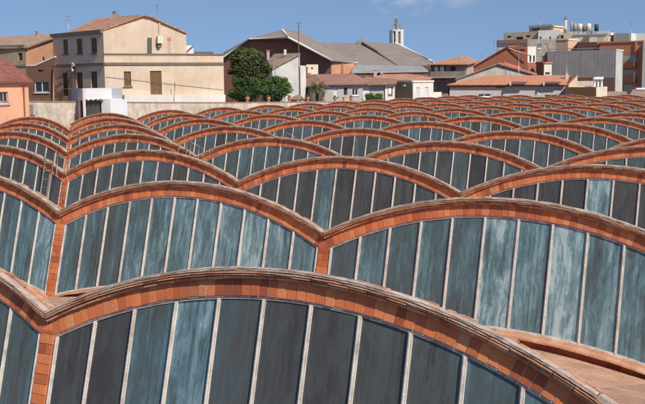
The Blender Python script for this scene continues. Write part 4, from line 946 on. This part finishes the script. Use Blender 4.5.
# terracotta apartments
h = House('terracotta_apartments', 'terracotta brick apartment block with stacked recessed balconies', 'apartment block', [(598.6, 226), (643, 220)], (598.6, 42.6, 226), 12, BR_TERRA)
for (y0, y1) in ((55.2, 66.6), (70, 81.6), (84, 93)): h.opening(0, 623.2, 636, y0, y1, 'panel', PL_GREY, 'balcony_recess', 1.3)
A, B, t, n = h.frame(0)
for (y0, y1) in ((61.8, 67.4), (76.6, 82.4)):
    m = MB(); s0, z1_ = onwall(A, B, 622.8, y0); s1, z0_ = onwall(A, B, 636.4, y1)
    c = [A + t * s0 + Vector((0, 0, z0_)), A + t * s1 + Vector((0, 0, z0_)), A + t * s1 + Vector((0, 0, z1_)), A + t * s0 + Vector((0, 0, z1_))]; m.hexa([p + n * .5 for p in c] + [p + n * .65 for p in c]); m.box((c[0] + c[1]) / 2 + n * .2 - Vector((0, 0, .06)), t * ((s1 - s0) / 2 + .1), n * .55, (0, 0, .08)); m.build('balcony', BR_TERRA, h.root)
    m = MB(); m.box(A + t * (s1 - .3) + n * .7 + Vector((0, 0, (z0_ + z1_) / 2 + .5)), t * .08, n * .06, (0, 0, (z1_ - z0_) / 2 + .4)); m.box(A + t * (s0 + 1.2) - n * .6 + Vector((0, 0, z1_ + .55)), t * .9, n * .04, (0, 0, .5)); m.build('balcony_door', WHITE, h.root)
h.band(0, 42.0, .35, .2, BR_TERRA, 'parapet_coping'); h.done()
m = MB(); s0, z1_ = onwall(A, B, 635.4, 41.2); s1, z0_ = onwall(A, B, 637, 56); m.box(A + t * (s0 + s1) / 2 + n * .12 + Vector((0, 0, (z0_ + z1_) / 2)), t * (s1 - s0) / 2, n * .2, (0, 0, (z1_ - z0_) / 2)); m.build('corner_pilaster', m_plain('bright_terra', (.62, .23, .12), .85), h.root)
h = House('dark_brick_block', 'dark brick upper storey with an orange right end, left of the terracotta block', 'apartment block', [(576.2, 232), (597.4, 229), (610, 233)], (597.4, 42, 229), 8, BR_TERRA)
h.gable(0, [(576.4, 42.2), (576.4, 60), (597.2, 60), (597.2, 42.2)], BR_BROWN, .1, -.05, 'side_wall'); h.done()
h = House('slate_block', 'dark grey building edge at the right border', 'building', [(641.8, 216), (668, 216)], (643, 43, 216), 10, CORR_GREY); h.done()
# cream flats at the top right
h = House('cream_flats', 'wide cream apartment block with roof tanks, highest at the right', 'apartment block', [(560.4, 268), (607.6, 262), (613, 266)], (607.6, 34.2, 262), 14, PL_CREAM)
for x in (566, 583, 597): h.opening(0, x, x + 6, 36.6, 43, 'panel', PL_SAND, 'loggia', .5)
h.opening(1, 608.6, 611.8, 36, 41, 'panel', PL_WHITE, 'white_panel', .2); h.band(0, 32.4, .7, .4, PL_CREAM, 'parapet'); h.band(1, 32.4, .7, .4, PL_CREAM, 'parapet'); h.done()
h = House('beige_flats', 'plain beige apartment wall with a pale end at the far right', 'apartment block', [(612.4, 262), (629.6, 258), (634.6, 261)], (629.6, 33.2, 258), 10, PL_WHITE); h.gable(0, [(612.6, 33.3), (612.6, 60), (629.4, 60), (629.4, 33.3)], PL_CREAM, .1, -.05, 'side_wall'); h.done()
h = House('pale_grey_flats', 'pale grey apartment wall in the top right corner', 'apartment block', [(634.8, 262), (672, 262)], (640, 33.6, 262), 10, m_plaster('pale_grey', (.50, .50, .48), .12)); h.done()
h = House('peach_penthouse', 'peach rooftop block below the tanks, left of the dark brick storey', 'house', [(554.6, 236), (567.2, 234), (577.2, 237)], (567.2, 39.4, 234), 6, m_plaster('peach', (.66, .46, .32), .1)); h.band(0, 38.8, .4, .15, PL_CREAM, 'coping'); h.band(1, 38.8, .4, .15, PL_CREAM, 'coping'); h.done()
h = House('sand_flats', 'sand-coloured apartment block with a long blank parapet, left of the white wall', 'apartment block', [(503, 262), (538, 256)], (503, 33, 262), 10, PL_SAND)
h.opening(0, 516, 523, 37, 40, 'dark'); h.opening(0, 507, 511, 36, 38, 'dark'); h.opening(0, 526, 530, 35.4, 37.4, 'dark'); h.done()
h = House('white_flats', 'white blank apartment wall with two small dark openings', 'apartment block', [(537.4, 254), (559.4, 252)], (537.4, 30.6, 254), 10, PL_WHITE); h.opening(0, 539.6, 541.4, 36.8, 39, 'dark'); h.opening(0, 549.2, 551, 36.8, 39, 'dark'); h.done()
h = House('sand_penthouse', 'stepped sand and yellow penthouse, highest on the left of the far blocks', 'penthouse', [(528.2, 275), (552.2, 270), (562, 274)], (552.2, 26, 270), 6, m_plaster('yellow_sand', (.74, .56, .30), .1)); h.opening(0, 532, 539.6, 28.6, 30.8, 'dark', STONE); h.band(0, 25.6, .4, .3, PL_SAND, 'coping'); h.band(1, 25.6, .4, .3, PL_CREAM, 'coping'); h.done()
h = House('pink_parapet_flats', 'pale pink flats with a reddish parapet at the left of the far blocks', 'apartment block', [(496.4, 240), (527.4, 236)], (497, 43.6, 240), 8, PL_PINK)
h.opening(0, 498, 508, 45.5, 50, 'panel', PL_WHITE, 'white_panel', .1); h.band(0, 40.4, .9, .3, m_plain('red_parapet', (.36, .17, .13), .85), 'parapet'); h.band(0, 43.4, .5, .2, PL_PINK, 'coping'); h.done()
h = House('grey_wall_house', 'low beige house with a small window right of the white flats', 'house', [(558.6, 248), (571, 247)], (560, 33.4, 248), 6, PL_SAND); h.opening(0, 560.4, 563.6, 35.4, 38.6, 'dark'); h.done()
# tanks and chimney on the cream flats
TL = ['square grey tank stand leftmost among the rooftop tanks', 'pale round tank second from left on the cream flats', 'whitish round tank in the middle of the rooftop tanks', 'dark tank between white tanks on the cream flats', 'white tank right of the dark one on the cream flats', 'black round tank standing apart at the right of the rooftop tanks']
for k, (x, y0, y1, w, mat) in enumerate(((571.4, 22.0, 31.6, 2.4, PL_PINK), (574.8, 23.6, 31.4, 4.0, GREYM), (579.6, 23.6, 31.4, 5.0, PL_CREAM), (584.2, 25.8, 31.2, 3.8, STONE), (588.4, 23.4, 30.6, 4.8, PL_WHITE), (596.4, 24.0, 29.2, 4.2, DARK))):
    a, b = P(x, y0, 262), P(x, 32.2, 262); r_ = w / 2 * 262 / FPX; H_ = a.z - b.z
    o = thing('roof_tank', TL[k], 'water tank', b, 'tanks on the far roof'); m = MB(); m.lathe(b + Vector((0, 0, H_ * .14)), [(0, 0), (r_, 0), (r_, H_ * .76), (r_ * .7, H_ * .83), (0, H_ * .86)], 14); m.build('body', mat, o)
    m = MB()
    for q in range(4): an = math.pi * (q + .5) / 2; e = b + Vector((math.cos(an), math.sin(an), 0)) * r_ * .7; m.tube([e - Vector((0, 0, .3)), e + Vector((0, 0, H_ * .15))], .07, 4)
    m.build('stand', STEEL, o)
b = P(565.6, 33, 264); a = P(565.6, 19.6, 264); o = thing('tall_chimney', 'tall pale chimney left of the rooftop tanks', 'chimney', b); m = MB(); m.box((a + b) / 2, CRH * .34, FH * .34, (0, 0, (a.z - b.z) / 2)); m.build('shaft', PL_CREAM, o); m = MB(); m.box(a + Vector((0, 0, .12)), CRH * .44, FH * .44, (0, 0, .12)); m.tube([a, a + Vector((0, 0, .9))], .12, 6); m.build('cap', STONE, o)
# small tiled houses at the right end
h = House('brown_tiled_house', 'small house roof of brown old tiles right of the cream annex', 'house', [(603, 176), (629, 174)], (606, 98, 176), 8, PL_PINK); h.done(False); h.roof([[(600, 98.6, 175), (630, 96.4, 172), (626, 91.6, 182), (608, 91.4, 182)]], T_OLD)
h = House('white_tiled_house', 'low white house with old tile roof and a dark window at the right edge', 'house', [(629.4, 168), (668, 168)], (632, 96.4, 168), 8, PL_WHITE); h.opening(0, 634.6, 648, 98, 100.6, 'window', TRIM); h.done(False); h.roof([[(628.6, 96.2, 167), (669, 95.4, 167), (669, 89, 176), (633, 89.4, 176)]], T_OLD); m = MB(); m.box(P(641, 88.6, 174), CRH * .9, FH * .3, (0, 0, .14)); m.build('skylight', WHITE, h.root)
# masts
antenna('tall grey mast standing behind the wall left of the palm', 298.6, 22.5, 101, 126, 2, .05, 0.0)
antenna('thin mast with a small aerial at the left of the far flats', 494, 39.5, 60, 232, 2)
antenna('slim pale mast before the red brick gable', 518.8, 40, 76, 176, 0, .05)
antenna('thin antenna on the stepped penthouse', 540.6, 12.4, 27, 270, 0)
antenna('dark aerial on the beige flats near the right edge', 631.2, 22.4, 34, 258, 2)
antenna('white pole at the end of the orange roof', 566.6, 60.4, 76, 169, 0, .05)
antenna('small antenna on the terrace house roofline beside the brick gable', 481.4, 54.6, 62, 201, 2)
b = P(541.6, 99, 158.6); b.z = 0; o = thing('street_lamp', 'small street lamp with a tilted white head before the grey wall', 'lamp', b)
m = MB(); m.tube([b, P(541.6, 96.4, 158.6), P(540.4, 95.6, 158.6)], .05, 6); m.build('pole', STEEL, o)
m = MB(); a = P(537, 92.8, 158.6); c = P(540.2, 95.4, 158.6); m.tube([a, a.lerp(c, .5), c], .14, 7, r1=.07); m.build('lamp_head', WHITE, o)

# ---- access ladders beside the ladder-column pier, with their guard wires
def FV(X, r, u, v, w): return Vector((X * W, (r - 1) * DN, Z0)) + F(u, v, w)
for r, lab in ((3, 'white metal access ladder lying on the third-row glass at the left pier'), (4, 'white access ladder on the fourth-row glass, middle one of the three ladders'), (5, 'small white access ladder on the fifth-row glass, farthest of the three')):
    X = -2; o = thing('access_ladder', lab, 'ladder', FV(X, r, -.7, zb(0), .1), 'access ladders in one line over the rows')
    m = MB(); L0, L1 = zb(.05) - .02, gtop(.75, .0) + .35
    for u in (-1.02, -.58): m.tube([FV(X, r, u, L0, .15), FV(X, r, u + .02, (L0 + L1) / 2, .16), FV(X, r, u, L1, .15)], .018, 6)
    m.build('side_rail', STEEL, o); m = MB(); k = L0 + .25
    while k < L1 - .1: m.tube([FV(X, r, -1.02, k, .16), FV(X, r, -.58, k, .16)], .010, 5); k += .30
    m.build('rung', STEEL, o)
    m = MB(); tp = FV(X, r, -.35, .62, .2); m.tube([FV(X, r, -.35, -.1, .12), tp], .012, 5); m.tube([tp, FV(X, r, 1.05, .02, .13)], .008, 4); m.tube([FV(X, r, .12, -.1, .12), FV(X, r, .12, .5, .15)], .012, 5); m.build('guard_wire', STEEL, o)


# ------------------------------------------------------------------ ground, light, sky
mb = MB(); mb.face([(-2500, -2500, 0), (2500, -2500, 0), (2500, 2500, 0), (-2500, 2500, 0)])
tag(mb.build('ground', m_plaster('street_ground', (.16, .15, .14), .3, .1)), kind='structure')
SUN_AZ, SUN_EL = math.radians(38.0), math.radians(43.0)     # degrees to the right of straight behind the camera, height
back = Vector((-math.sin(YAW), -math.cos(YAW), 0)); right = Vector((math.cos(YAW), -math.sin(YAW), 0))
sh = back * math.cos(SUN_AZ) + right * math.sin(SUN_AZ)
sd = Vector((sh.x * math.cos(SUN_EL), sh.y * math.cos(SUN_EL), math.sin(SUN_EL)))
ld = bpy.data.lights.new('sun', 'SUN'); ld.energy = 4.6; ld.angle = math.radians(.53); ld.color = (1, .92, .79)
lo = bpy.data.objects.new('sun', ld); COL.objects.link(lo); lo.rotation_euler = (-sd).to_track_quat('-Z', 'Y').to_euler(); lo.location = (0, -40, 80)
wd = bpy.data.worlds.new('World'); S.world = wd; wd.use_nodes = True; nt = wd.node_tree
bg = nt.nodes['Background']; sky = N(nt, 'ShaderNodeTexSky', sky_type='NISHITA'); sky.sun_disc = False
sky.sun_elevation = SUN_EL; sky.sun_rotation = math.atan2(sd.x, sd.y); sky.air_density = 1.0; sky.dust_density = .2; sky.ozone_density = 2.2
tc = N(nt, 'ShaderNodeTexCoord')
up_ = N(nt, 'ShaderNodeVectorMath', operation='ADD'); nt.links.new(tc.outputs['Generated'], up_.inputs[0]); up_.inputs[1].default_value = (0, 0, .26)
nrm = N(nt, 'ShaderNodeVectorMath', operation='NORMALIZE'); nt.links.new(up_.outputs[0], nrm.inputs[0]); nt.links.new(nrm.outputs[0], sky.inputs[0])
# thin wisps of cloud high above the church tower and to the upper right
def blob(px, py, rad):
    d = ray(px, py).normalized(); dn = N(nt, 'ShaderNodeVectorMath', operation='DOT_PRODUCT'); nt.links.new(tc.outputs['Generated'], dn.inputs[0]); dn.inputs[1].default_value = d
    return math_(nt, 'SUBTRACT', 1.0, math_(nt, 'DIVIDE', math_(nt, 'ARCCOSINE', dn.outputs['Value']), rad), True)
msk = math_(nt, 'ADD', blob(388, -6, .024), math_(nt, 'ADD', blob(415, -7, .026), math_(nt, 'MULTIPLY', blob(460, -9, .026), .6)), True)
cn = noise(nt, vscale(nt, tc.outputs['Generated'], (1, 1, 2.2)), 34, 7, .55, .2)
cl_f = math_(nt, 'MULTIPLY', ramp(nt, cn, [(.36, (0, 0, 0)), (.62, (1, 1, 1))]), math_(nt, 'MULTIPLY', msk, 1.5, True))
hs = N(nt, 'ShaderNodeHueSaturation'); hs.inputs['Saturation'].default_value = 1.0; nt.links.new(sky.outputs[0], hs.inputs['Color'])
nt.links.new(mix(nt, math_(nt, 'MULTIPLY', cl_f, .55), hs.outputs[0], (4.6, 4.7, 5.2)), bg.inputs[0])
bg.inputs[1].default_value = .125
S.view_settings.view_transform = 'Standard'; S.view_settings.look = 'None'; S.view_settings.exposure = .08; S.view_settings.gamma = 1
S.view_settings.use_curve_mapping = False
S.cycles.max_bounces = 6
